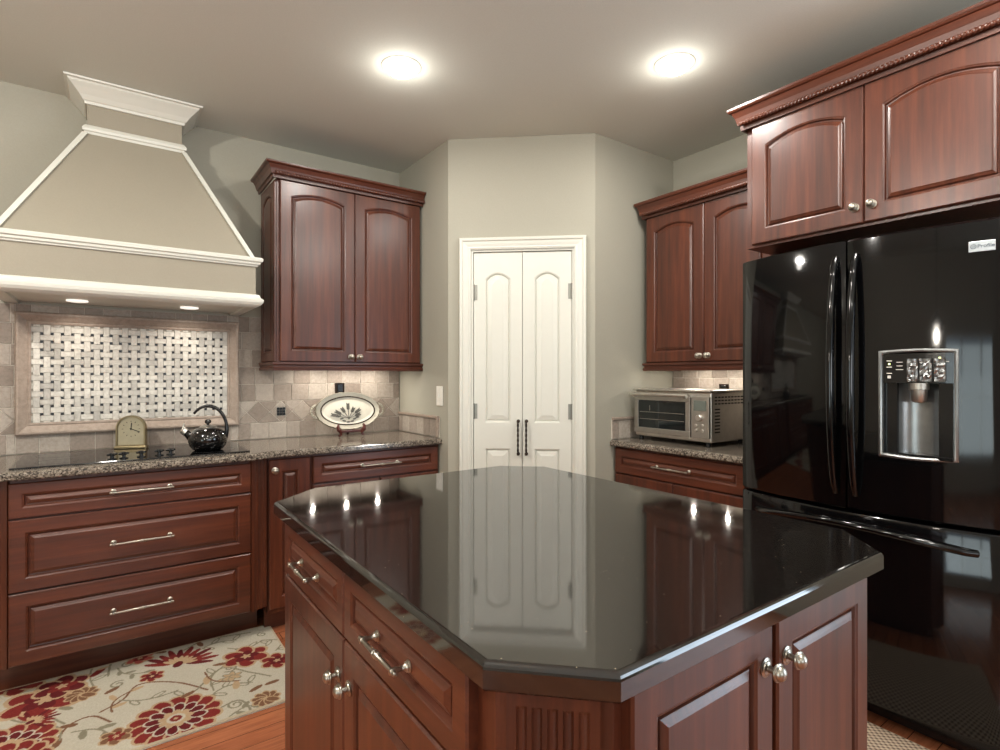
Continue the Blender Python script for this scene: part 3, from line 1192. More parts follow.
b = B()
# bezel following the door front
ls = []
for d, dyy in ((-0.004, 0.003), (-0.004, -0.005), (0.002, -0.007), (0.007, -0.005), (0.008, 0.012)):
    L = []
    N = 8
    for i in range(N + 1):
        x = QX0 + d + (QX1 - QX0 - 2 * d) * i / N
        L.append((x, qy(x) + dyy, QZ0 + d - 0.006 * math.sin(PI * i / N)))
    for i in range(N + 1):
        x = QX1 - d - (QX1 - QX0 - 2 * d) * i / N
        L.append((x, qy(x) + dyy, QZ1 - d + 0.005 * math.sin(PI * i / N)))
    ls.append(L)
b.loops(ls, False, False)
bz = b.build('dispenser_bezel', M['disp'], dr, True)
ZP = 1.262
b = B()
ls = []
for dz, yy in ((ZP, 0), (QZ1 - 0.007, 0)):
    L = [(QX0 + 0.007 + (QX1 - QX0 - 0.014) * i / 8, qy(QX0 + 0.007 + (QX1 - QX0 - 0.014) * i / 8) + 0.004, dz) for i in range(9)]
    ls.append(L + [(QX1 - 0.007, yq + 0.03, dz), (QX0 + 0.007, yq + 0.03, dz)])
b.loops(ls)
b.mark(0)
# marks on the control panel: lamp dots and label strokes
for px, pz, pw, ph in ((-0.080, 1.340, 0.016, 0.003), (-0.080, 1.318, 0.016, 0.003), (-0.080, 1.296, 0.016, 0.003), (-0.050, 1.335, 0.018, 0.0022), (-0.050, 1.322, 0.018, 0.0022), (-0.050, 1.309, 0.022, 0.0022), (0.075, 1.335, 0.018, 0.0022), (-0.080, 1.283, 0.010, 0.010)):
    x = cxq + px
    b.box(x - pw / 2, x + pw / 2, qy(x) + 0.0025, qy(x) + 0.0045, pz - ph / 2, pz + ph / 2)
b.mark(1)
pn = b.build('control_panel', None, dr, mats=[M['disp_panel'], M['switch']])
M['led'] = emitter('yellow_green_led', (0.75, 0.9, 0.15), 1.6)
for px, pz in ((-0.080, 1.329), (0.060, 1.348)):
    b = B()
    b.box(cxq + px - 0.003, cxq + px + 0.003, qy(cxq + px) + 0.0022, qy(cxq + px) + 0.0045, pz - 0.003, pz + 0.003)
    b.build('indicator_light', M['led'], pn)
# crinkled silver selector pads
b = B()
rnd = random.Random(3)
for cx_, w_ in ((-0.012, 0.030), (0.024, 0.034), (0.062, 0.030)):
    n_ = 6
    g_ = [[(cxq + cx_ - w_ / 2 + w_ * i / n_, qy(cxq + cx_) - 0.001 - rnd.random() * 0.005, 1.268 + 0.078 * j / 10) for i in range(n_ + 1)] for j in range(11)]
    vs = [[b.bm.verts.new(p) for p in row] for row in g_]
    for j in range(10):
        for i in range(n_):
            b.bm.faces.new((vs[j][i], vs[j][i + 1], vs[j + 1][i + 1], vs[j + 1][i]))
    # sides back to the panel
    rim = [vs[0][i] for i in range(n_ + 1)] + [vs[j][n_] for j in range(1, 11)] + [vs[10][i] for i in range(n_ - 1, -1, -1)] + [vs[j][0] for j in range(9, 0, -1)]
    bk = [b.bm.verts.new((v_.co.x, qy(cxq + cx_) + 0.006, v_.co.z)) for v_ in rim]
    for i in range(len(rim)):
        j = (i + 1) % len(rim)
        b.bm.faces.new((rim[i], rim[j], bk[j], bk[i]))
b.build('selector_pad', M['disp'], pn)
# niche: curved silver back with black side cheeks
b = B()
ls = []
for z in (QZ0 + 0.004, ZP):
    ls.append([(cxq + 0.066 * math.sin(a), yq + 0.012 + 0.05 * math.cos(a), z) for a in [(-PI / 2 + PI * i / 14) for i in range(15)]])
b.loops(ls, False, False, closed=False)
b.build('niche_back', M['disp'], dr, True)
b = B()
for s_ in (-1, 1):
    x0_, x1_ = (QX0 + 0.007, cxq - 0.060) if s_ < 0 else (cxq + 0.060, QX1 - 0.007)
    b.box(x0_, x1_, yq + 0.006, yq + 0.02, QZ0 + 0.004, ZP - 0.001)
b.build('niche_cheek', M['disp_panel'], dr)
b = B().box(QX0 + 0.007, QX1 - 0.007, yq + 0.004, yq + 0.062, QZ0 - 0.004, QZ0 + 0.010, 0.002)
b.build('drip_tray', M['disp_panel'], dr)
b = B()
b.lathe([(0.030, ZP), (0.030, ZP - 0.022), (0.024, ZP - 0.024), (0.022, ZP - 0.060), (0.018, ZP - 0.066), (0.010, ZP - 0.068)], (cxq, yq + 0.020, 0), (0, 0, 1), 20)
b.build('water_nozzle', M['steel_mid'], dr, True)
# maker's badge
bxc = FY - 0.533
b = B()
yb_ = bow(bxc)
sl = (bow(bxc + 0.01) - bow(bxc - 0.01)) / 0.02
MB_ = Matrix.Translation((bxc, yb_, 1.708)) @ Matrix.Rotation(math.atan(sl), 4, 'Z')
b.box(-0.033, 0.033, -0.003, 0.001, -0.017, 0.017, 0.001, mat=MB_)
bad = b.build('badge', plain('badge_silver', (196, 204, 208), 0.3, 0.3), dr)
M['badge_ink'] = plain('badge_ink', (40, 60, 78), 0.4)


def text_mesh(txt, size):
    cu = bpy.data.curves.new('t', 'FONT')
    cu.body = txt
    cu.size = size
    cu.extrude = 0.0004
    cu.align_x = 'CENTER'
    cu.align_y = 'CENTER'
    tmp = bpy.data.objects.new('t', cu)
    COL.objects.link(tmp)
    dg = bpy.context.evaluated_depsgraph_get()
    me = bpy.data.meshes.new_from_object(tmp.evaluated_get(dg))
    bpy.data.objects.remove(tmp)
    bpy.data.curves.remove(cu)
    return me


def put_text(name, txt, size, mat, parent, Mx):
    me = text_mesh(txt, size)
    me.transform(Mx @ Matrix.Rotation(PI / 2, 4, 'X'))
    me.materials.clear()
    me.materials.append(mat)
    o = bpy.data.objects.new(name, me)
    COL.objects.link(o)
    o.parent = parent
    return o


put_text('badge_lettering', 'Profile', 0.0165, M['badge_ink'], bad, MB_ @ Matrix.Translation((0.010, -0.0035, 0)))
b = B()
ring = [[MB_ @ Vector((-0.021 + r_ * math.cos(2 * PI * k / 24), y_, r_ * math.sin(2 * PI * k / 24))) for k in range(24)] for r_, y_ in ((0.0075, -0.003), (0.0075, -0.004), (0.0060, -0.004), (0.0060, -0.003))]
b.loops(ring, False, False)
b.build('badge_emblem', M['badge_ink'], bad)
put_text('badge_monogram', 'GE', 0.0068, M['badge_ink'], bad, MB_ @ Matrix.Translation((-0.021, -0.0035, 0)))

# ------------------------------------------------------------------ cooktop
KX0, KX1, KY0, KY1 = -0.322, 0.562, 2.885, 3.375
ctp = thing('cooktop', 'black ceramic glass cooktop set into the brown granite counter', 'cooktop', ((KX0 + KX1) / 2, (KY0 + KY1) / 2, CT))
b = B().box(KX0 - ctp.location.x, KX1 - ctp.location.x, KY0 - ctp.location.y, KY1 - ctp.location.y, 0.0005, 0.006, 0.002)
b.build('glass_plate', M['ceran'], ctp)
M['burner'] = plain('burner_ring_grey', (52, 52, 52), 0.2)
for bx_, by_, br_ in ((-0.30, 0.11, 0.09), (-0.30, -0.12, 0.075), (0.30, 0.12, 0.075), (0.30, -0.10, 0.10)):
    b = B().lathe([(br_, 0.006), (br_, 0.0063), (br_ - 0.003, 0.0063), (br_ - 0.003, 0.006)], (bx_, by_, 0), (0, 0, 1), 40, False)
    b.build('burner_ring', M['burner'], ctp)
for (x, y) in ((0.012, 2.945), (0.055, 2.950), (0.120, 2.955), (0.190, 2.965), (0.235, 2.970)):
    b = B()
    px, py = x - ctp.location.x, y - ctp.location.y
    b.lathe([(0.017, 0.006), (0.017, 0.010), (0.008, 0.012), (0.007, 0.020), (0.011, 0.022), (0.011, 0.031), (0.008, 0.034), (0.002, 0.035)], (px, py, 0), (0, 0, 1), 14)
    for k in range(4):
        a = k * PI / 2 + 0.5
        b.lathe([(0.0045, 0.004), (0.0048, 0.018), (0.0030, 0.022), (0.001, 0.023)], (px, py, 0.027), (math.cos(a), math.sin(a), 0), 8)
    b.build('control_knob', M['black'], ctp, True)

# ------------------------------------------------------------------ clock on the back of the cooktop
cz = CT + 0.0064
ck = thing('mantel_clock', 'arched brass clock standing at the back of the cooktop', 'clock', (0.094, 3.33, cz))
ck.rotation_euler = (0, 0, math.radians(-22))


def arch_outline(hwid, hgt, z0=0.0, n=18):
    zs = hgt - hwid
    P = [(-hwid, z0), (hwid, z0)]
    for i in range(n + 1):
        a = PI * i / n
        P.append((hwid * math.cos(a), zs + hwid * math.sin(a)))
    return P


b = B()
for d0, y0_, y1_ in ((0, -0.014, 0.012),):
    o1, i1 = arch_outline(0.066, 0.166, 0.012), arch_outline(0.059, 0.159, 0.018)
    b.loops([[(x, y1_, z) for x, z in o1], [(x, y0_, z) for x, z in o1], [(x, y0_, z) for x, z in i1], [(x, y0_ + 0.008, z) for x, z in i1]], True, False)
b.build('case', M['brass'], ck)
M['dial'] = plain('clock_dial', (168, 158, 132), 0.35, 0.35)
b = B().loops([[(x, -0.003, z) for x, z in arch_outline(0.0592, 0.1592, 0.018)], [(x, -0.0055, z) for x, z in arch_outline(0.0592, 0.1592, 0.018)]])
dl_ = b.build('dial', M['dial'], ck)
B().box(-0.072, 0.072, -0.022, 0.018, 0.0, 0.0125, 0.003).build('base', M['brass'], ck)
b = B()
for k in range(12):
    a = k * PI / 6
    c_ = Matrix.Translation((0, 0, 0.098)) @ Matrix.Rotation(a, 4, 'Y')
    b.box(-0.0013, 0.0013, -0.0066, -0.005, 0.034, 0.041, mat=c_)
b.build('hour_marks', M['bronze'], dl_)
b = B()
for a, L_, w_ in ((math.radians(5), 0.030, 0.0022), (math.radians(112), 0.042, 0.0016)):
    b.box(-w_, w_, -0.0075, -0.0066, -0.006, L_, mat=Matrix.Translation((0, 0, 0.098)) @ Matrix.Rotation(a, 4, 'Y'))
b.lathe([(0.004, 0), (0.004, 0.003)], (0, -0.0055, 0.098), (0, -1, 0), 12)
b.build('hands', M['black'], dl_)

# ------------------------------------------------------------------ kettle
n = NT('black_speckled_enamel')
v_ = n.coord()
vo = n.n('ShaderNodeTexVoronoi', ins={'Vector': v_, 'Scale': 95})
M['enamel'] = n.p(color=n.ramp(vo.outputs['Distance'], (0.06, lin(190, 185, 175)), (0.12, lin(12, 11, 11))), rough=0.08, coat=0.5)
kt = thing('kettle', 'black enamel kettle with arched handle on the right of the cooktop', 'kettle', (0.400, 3.045, cz))
kt.scale = (0.90, 0.90, 1.04)
b = B()
b.lathe([(0.060, 0), (0.074, 0.004), (0.090, 0.022), (0.097, 0.046), (0.096, 0.062), (0.087, 0.083), (0.068, 0.098), (0.044, 0.1045), (0.040, 0.106)], (0, 0, 0), (0, 0, 1), 32)
b.build('body', M['enamel'], kt, True)
b = B().lathe([(0.043, 0.1045), (0.044, 0.108), (0.040, 0.111), (0.025, 0.116), (0.010, 0.118), (0.001, 0.1185)], (0, 0, 0), (0, 0, 1), 28)
lid = b.build('lid', M['steel_mid'], kt, True)
b = B().lathe([(0.006, 0.117), (0.006, 0.122), (0.014, 0.127), (0.017, 0.133), (0.015, 0.140), (0.008, 0.144), (0.001, 0.1445)], (0, 0, 0), (0, 0, 1), 20)
b.build('lid_knob', M['black'], lid, True)
sd = Vector((-0.90, 0.30, 0)).normalized()
sp_ = sd * 0.080 + Vector((0, 0, 0.060))
ax = (sd * 0.72 + Vector((0, 0, 0.62))).normalized()
b = B().lathe([(0.026, -0.012), (0.021, 0.010), (0.017, 0.030), (0.016, 0.038)], sp_, ax, 18)
b.build('spout', M['enamel'], kt, True)
b = B().lathe([(0.0185, 0.036), (0.0195, 0.046), (0.0175, 0.050), (0.019, 0.056), (0.016, 0.060), (0.010, 0.063)], sp_, ax, 18)
q0 = sp_ + ax * 0.058
b.tube([q0 + Vector((0, 0, 0.004)), q0 + Vector((0.004, 0, 0.018)), q0 + sd * -0.008 + Vector((0, 0, 0.030))], [0.004, 0.0035, 0.003], 8)
b.build('whistle', M['steel'], kt, True)
pts, rad = [], []
for i in range(27):
    a = math.radians(-28 + 165 * i / 26)
    r_ = 0.098 if i < 20 else 0.098
    pts.append(-sd * (0.098 * math.cos(a) * 0.96) + Vector((0, 0, 0.096 + 0.112 * math.sin(a))))
    rad.append(0.0085 if 5 < i < 20 else (0.0110 if i <= 5 else 0.0065))
b = B().tube(pts, rad, 12)
b.build('handle', M['black'], kt, True)

# ------------------------------------------------------------------ oval platter on its easel
pl = thing('serving_platter', 'oval silver-rimmed platter with wheat motif standing upright on the counter', 'platter', (1.206, 3.275, CT + 0.040))
TILT = math.radians(-12)
PM = Matrix.Rotation(TILT, 4, 'X')


def ell(a, c, y, n=56, sc=0.0, k=0):
    return [PM @ Vector((a * math.cos(2 * PI * i / n) * (1 + sc * math.cos(2 * PI * i / n * k)), y, 0.118 + c * math.sin(2 * PI * i / n) * (1 + sc * math.cos(2 * PI * i / n * k)))) for i in range(n)]


M['pewter'] = plain('pewter_rim', (178, 172, 156), 0.38, 0.8)
M['cream'] = plain('cream_enamel', (216, 212, 196), 0.25)
b = B()
b.loops([ell(0.200, 0.114, 0.010), ell(0.205, 0.118, 0.002, sc=0.012, k=28), ell(0.200, 0.114, -0.006, sc=0.012, k=28), ell(0.188, 0.103, -0.004), ell(0.172, 0.089, -0.003)], True, False)
b.build('rim', M['pewter'], pl, True)
b = B().loops([ell(0.174, 0.091, 0.004), ell(0.174, 0.091, -0.0032), ell(0.168, 0.086, -0.005), ell(0.165, 0.083, -0.0032)], True, False)
b.build('dark_band', M['bronze'], pl)
b = B().loops([ell(0.166, 0.084, 0.003), ell(0.166, 0.084, -0.0028), ell(0.15, 0.07, 0.001)], True, True)
cr = b.build('centre', M['cream'], pl)
for sx in (-1, 1):
    b = B()
    b.tube([PM @ Vector((sx * (0.196 + 0.034 * math.sin(PI * i / 14)), -0.002, 0.118 + 0.040 * math.cos(PI * i / 14))) for i in range(15)], 0.0055, 8)
    for k in range(7):
        a = PI * (k + 0.5) / 7
        b.lathe([(0.001, -0.006), (0.006, -0.004), (0.0075, 0), (0.006, 0.004), (0.001, 0.006)], PM @ Vector((sx * (0.200 + 0.026 * math.sin(a)), -0.004, 0.118 + 0.032 * math.cos(a))), (0, -1, 0), 8)
    b.build('scroll_handle', M['pewter'], pl, True)
# wheat and leaf motif
b = B()


def leaf(cx, cz_, L, w_, ang_):
    n_ = 12
    P = []
    for i in range(n_):
        a = 2 * PI * i / n_
        x, z = L * math.cos(a), w_ * math.sin(a)
        P.append((cx + x * math.cos(ang_) - z * math.sin(ang_), cz_ + x * math.sin(ang_) + z * math.cos(ang_)))
    b.loops([[PM @ Vector((x, y_, z)) for x, z in P] for y_ in (0.0012, -0.0034)])


for a, L_ in ((62, 0.070), (90, 0.088), (120, 0.072), (38, 0.085), (148, 0.085), (20, 0.07), (165, 0.10)):
    a = math.radians(a)
    bx_, bz_ = 0.0, 0.070
    for k in range(9):
        u = k / 8
        leaf(bx_ + L_ * u * math.cos(a), bz_ + L_ * u * 0.95 * math.sin(a), 0.006, 0.0012, a)
    for k in range(5):
        u = 0.72 + 0.09 * k
        for s_ in (-1, 1):
            leaf(bx_ + L_ * u * math.cos(a) + s_ * 0.005 * -math.sin(a), bz_ + L_ * u * 0.95 * math.sin(a) + s_ * 0.005 * math.cos(a), 0.0075, 0.003, a + s_ * 0.5)
for x, z, a in ((-0.045, 0.070, 0.2), (-0.030, 0.056, -0.3), (0.035, 0.066, 0.3), (0.02, 0.052, 0.1), (-0.005, 0.048, 0), (-0.06, 0.085, 0.4), (0.055, 0.075, 0.2)):
    leaf(x, z, 0.012, 0.005, a)
b.build('wheat_motif', plain('motif_ink', (84, 82, 74), 0.4), cr)

es = thing('plate_easel', 'dark mahogany easel holding up the oval platter', 'plate stand', (1.206, 3.275, CT))
b = B()
for sx in (-1, 1):
    p_ = [(sx * 0.078, -0.022, 0.075), (sx * 0.083, -0.030, 0.062), (sx * 0.078, -0.034, 0.045), (sx * 0.066, -0.032, 0.028), (sx * 0.068, -0.034, 0.014), (sx * 0.080, -0.040, 0.006)]
    b2 = B().tube(p_, [0.006, 0.010, 0.014, 0.010, 0.008, 0.006], 8)
    b2.build('scroll_foot', M['easel'], es, True)
B().box(-0.066, 0.066, -0.030, -0.020, 0.026, 0.040, 0.003).build('rail', M['easel'], es)
B().tube([(0.01, 0.030, 0.045), (0.01, 0.055, 0.020), (0.01, 0.066, 0.006)], [0.010, 0.010, 0.006], 8).build('rear_foot', M['easel'], es, True)
B().box(0.0, 0.020, -0.022, 0.034, 0.024, 0.038, 0.003).build('cross_bar', M['easel'], es)

# ------------------------------------------------------------------ outlets and switch
def outlet(label, Mx):
    o = thing('wall_outlet', label, 'outlet', Mx.to_translation(), 0, 'dark wall outlets')
    o.rotation_euler = Mx.to_euler()
    B().box(-0.030, 0.030, -0.006, 0.0, -0.033, 0.033, 0.002).build('cover_plate', M['bronze'], o)
    b = B()
    b.box(-0.017, 0.017, -0.012, -0.0065, -0.026, 0.026, 0.002)
    b.build('socket', M['black'], o)
    return o


outlet('dark bronze outlet on the tiles above the oval platter', Matrix.Translation((1.193, TY - 0.0005, 1.207)))
outlet('dark bronze outlet on the tiles behind the toaster oven', Matrix.Translation((XR - 0.0125, 1.845, 1.205)) @ Matrix.Rotation(-PI / 2, 4, 'Z'))
o = thing('light_switch', 'white light switch on the wall left of the pantry door', 'light switch', (A.x - 0.0005, 2.865, 1.165), -PI / 2)
B().box(-0.036, 0.036, -0.006, 0.0, -0.058, 0.058, 0.002).build('cover_plate', M['switch'], o)
B().box(-0.006, 0.006, -0.014, -0.0065, -0.012, 0.012, 0.002).build('toggle', M['switch'], o)

# ------------------------------------------------------------------ toaster oven (faces -X)
TX, TYl, TW_, TD, TH = 2.510, 2.155, 0.500, 0.36, 0.262
to = thing('toaster_oven', 'stainless steel toaster oven on the short granite counter', 'toaster oven', (TX, TYl, CT), -PI / 2)
z0 = 0.024
B().box(0, TW_, 0.012, TD, z0, z0 + TH, 0.008).build('housing', M['steel'], to)
B().box(-0.004, TW_ + 0.002, -0.004, TD, z0 + TH + 0.0005, z0 + TH + 0.010, 0.003).build('top_plate', M['steel'], to)
dw = 0.385
b = B()
b.box(0.008, dw, -0.008, 0.0115, z0 + 0.022, z0 + 0.052, 0.003)
b.box(0.008, dw, -0.008, 0.0115, z0 + 0.208, z0 + 0.236, 0.003)
b.box(0.008, 0.036, -0.008, 0.0115, z0 + 0.053, z0 + 0.207, 0.003)
b.box(dw - 0.030, dw, -0.008, 0.0115, z0 + 0.053, z0 + 0.207, 0.003)
td = b.build('door', M['steel_mid'], to)
n = NT('oven_glass')
M['oven_glass'] = n.p(color=lin(20, 26, 26), rough=0.05, spec=0.8)
B().box(0.0365, dw - 0.0305, -0.002, 0.010, z0 + 0.0525, z0 + 0.2075).build('window', M['oven_glass'], td)
b = B()
for zz in (0.10, 0.140):
    b.box(0.045, dw - 0.04, -0.0035, -0.0025, z0 + zz, z0 + zz + 0.003)
b.box(0.115, 0.118, -0.0035, -0.0025, z0 + 0.15, z0 + 0.18)
b.build('rack', M['steel_mid'], td)
b = B()
b.tube([(0.004, -0.040, z0 + 0.243), (dw, -0.040, z0 + 0.243)], 0.010, 12)
for x in (0.03, dw - 0.025):
    b.box(x - 0.008, x + 0.008, -0.036, -0.004, z0 + 0.226, z0 + 0.248, 0.002)
b.build('handle', M['steel'], td, True)
cp = B().box(dw + 0.006, TW_ - 0.004, -0.006, 0.0115, z0 + 0.022, z0 + 0.238, 0.002).build('control_panel', M['steel_mid'], to)
M['lcd'] = plain('display_grey_green', (104, 110, 102), 0.2)
B().box(dw + 0.022, TW_ - 0.02, -0.008, -0.0062, z0 + 0.165, z0 + 0.218).build('display', M['lcd'], cp)
for px, pz, pr in ((dw + 0.056, z0 + 0.128, 0.017), (dw + 0.036, z0 + 0.088, 0.008), (dw + 0.074, z0 + 0.088, 0.008), (dw + 0.036, z0 + 0.062, 0.008), (dw + 0.074, z0 + 0.062, 0.008)):
    B().lathe([(pr, 0), (pr, 0.012 if pr > 0.01 else 0.004), (pr * 0.85, 0.015 if pr > 0.01 else 0.005)], (px, -0.0062, pz), (0, -1, 0), 18).build('knob' if pr > 0.01 else 'button', M['steel'], cp, True)
b = B()
for r_ in range(8):
    b.box(TW_ - 0.0005, TW_ + 0.0012, 0.04, 0.085, z0 + 0.05 + r_ * 0.017, z0 + 0.057 + r_ * 0.017)
for r_ in range(3):
    for c_ in range(10):
        b.box(TW_ - 0.0005, TW_ + 0.0012, 0.04 + c_ * 0.030, 0.060 + c_ * 0.030, z0 + 0.198 + r_ * 0.017, z0 + 0.205 + r_ * 0.017)
b.build('side_vents', M['dark'], to)
for x, y in ((0.03, 0.03), (TW_ - 0.03, 0.03), (0.03, TD - 0.03), (TW_ - 0.03, TD - 0.03)):
    B().lathe([(0.012, 0), (0.014, 0.004), (0.011, z0 - 0.0005)], (x, y, 0.0003), (0, 0, 1), 12).build('foot', M['black'], to)

# ------------------------------------------------------------------ ceiling and under-cabinet lights
def downlight(x, y, label, power, glow=1.3):
    o = thing('recessed_light', label, 'ceiling light', (x, y, CE - 0.0005), 0, 'recessed ceiling lights')
    b = B().lathe([(0.088, 0.0), (0.087, -0.002), (0.082, -0.0035), (0.074, -0.003), (0.072, 0.0)], (0, 0, 0), (0, 0, 1), 36, False)
    b.build('trim_ring', M['white'], o, True)
    b = B()
    b.lathe([(0.071, -0.002), (0.070, -0.012), (0.060, -0.022), (0.04, -0.029), (0.02, -0.032), (0.001, -0.033)], (0, 0, 0), (0, 0, 1), 30)
    b.build('lens', M['bulb'], o, True)
    lamp('AREA', 'downlight', (0, 0, -0.036), power, (1.0, 0.955, 0.90), 0.13, aim=(0, 0, -1), parent=o)
    lamp('POINT', 'bulb_glow', (0, 0, -0.10), glow, (1.0, 0.95, 0.88), 0.045, parent=o)
    return o


downlight(1.06, 2.235, 'left recessed ceiling light, above the island near the hood', 9)
downlight(2.03, 1.515, 'right recessed ceiling light, in front of the refrigerator cabinet', 9)
# unseen lights added to brighten room and ceiling; the last inferred from the hood's shadow
downlight(0.0, 0.72, 'added unseen ceiling light by the near left end of the island', 4, 14)
downlight(1.75, 0.35, 'added unseen ceiling light in front of the refrigerator doors', 4, 20)
downlight(0.95, -0.10, 'added unseen ceiling light in the aisle before the island doors', 4, 12)
downlight(-0.7, -1.4, 'added unseen ceiling light at the dining end of the room', 9)
downlight(-1.0, 1.6, 'recessed ceiling light left of the range hood chimney, nearest the left wall', 12, 60)


def puck(x, y, z, label, power=0.9):
    o = thing('puck_light', label, 'under-cabinet light', (x, y, z), 0, 'under-cabinet puck lights')
    B().lathe([(0.033, 0), (0.033, -0.012), (0.026, -0.016)], (0, 0, 0), (0, 0, 1), 24).build('housing', M['steel_mid'], o)
    B().lathe([(0.015, -0.0165), (0.013, -0.018), (0.001, -0.0185)], (0, 0, 0), (0, 0, 1), 20).build('lens', M['puck_glow'], o)
    lamp('AREA', 'puck_glow_lamp', (0, 0, -0.024), power, WARM, 0.018, aim=(0, 0, -1), parent=o)


for x, s_ in ((0.985, 'left'), (1.190, 'middle'), (1.395, 'right')):
    puck(x, 3.29, 1.3595, s_ + ' one of three puck lights under the cabinet right of the hood')
for y, s_ in ((1.955, 'nearer the pantry'), (1.735, 'nearer the refrigerator')):
    puck(2.80, y, 1.3595, 'puck light above the toaster oven, ' + s_)

# pendant over the dining table, mirrored in the refrigerator
pd = thing('pendant_lamp', 'slim hanging pendant lamp mirrored in the refrigerator door', 'pendant lamp', (-1.15, 0.30, CE - 0.0005))
B().lathe([(0.06, 0), (0.058, -0.012), (0.02, -0.03), (0.006, -0.035)], (0, 0, 0), (0, 0, 1), 24).build('canopy', M['bronze'], pd, True)
B().lathe([(0.006, -0.03), (0.006, -0.86)], (0, 0, 0), (0, 0, 1), 10).build('rod', M['bronze'], pd)
B().lathe([(0.02, -0.84), (0.03, -0.87), (0.13, -0.93), (0.16, -0.96), (0.155, -0.96), (0.03, -0.885)], (0, 0, 0), (0, 0, 1), 30, False).build('shade', M['bronze'], pd, True)
B().lathe([(0.012, -0.88), (0.04, -0.92), (0.05, -0.955), (0.035, -0.99), (0.001, -1.002)], (0, 0, 0), (0, 0, 1), 20).build('bulb', M['bulb'], pd, True)
lamp('POINT', 'pendant_light', (0, 0, -1.05), 12, (1, 0.92, 0.8), 0.06, parent=pd)

# ------------------------------------------------------------------ rug with a flower pattern
RX0, RX1, RY0, RY1 = -1.05, 0.675, 2.245, 2.985


def px_floor(x, y):
    f_ = 547.0
    yaw = math.radians(35.58)
    z = f_ * 1.28 / (y - 375)
    tt = (x - 500) / f_
    return z * (math.sin(yaw) + math.cos(yaw) * tt), z * (math.cos(yaw) - math.sin(yaw) * tt)


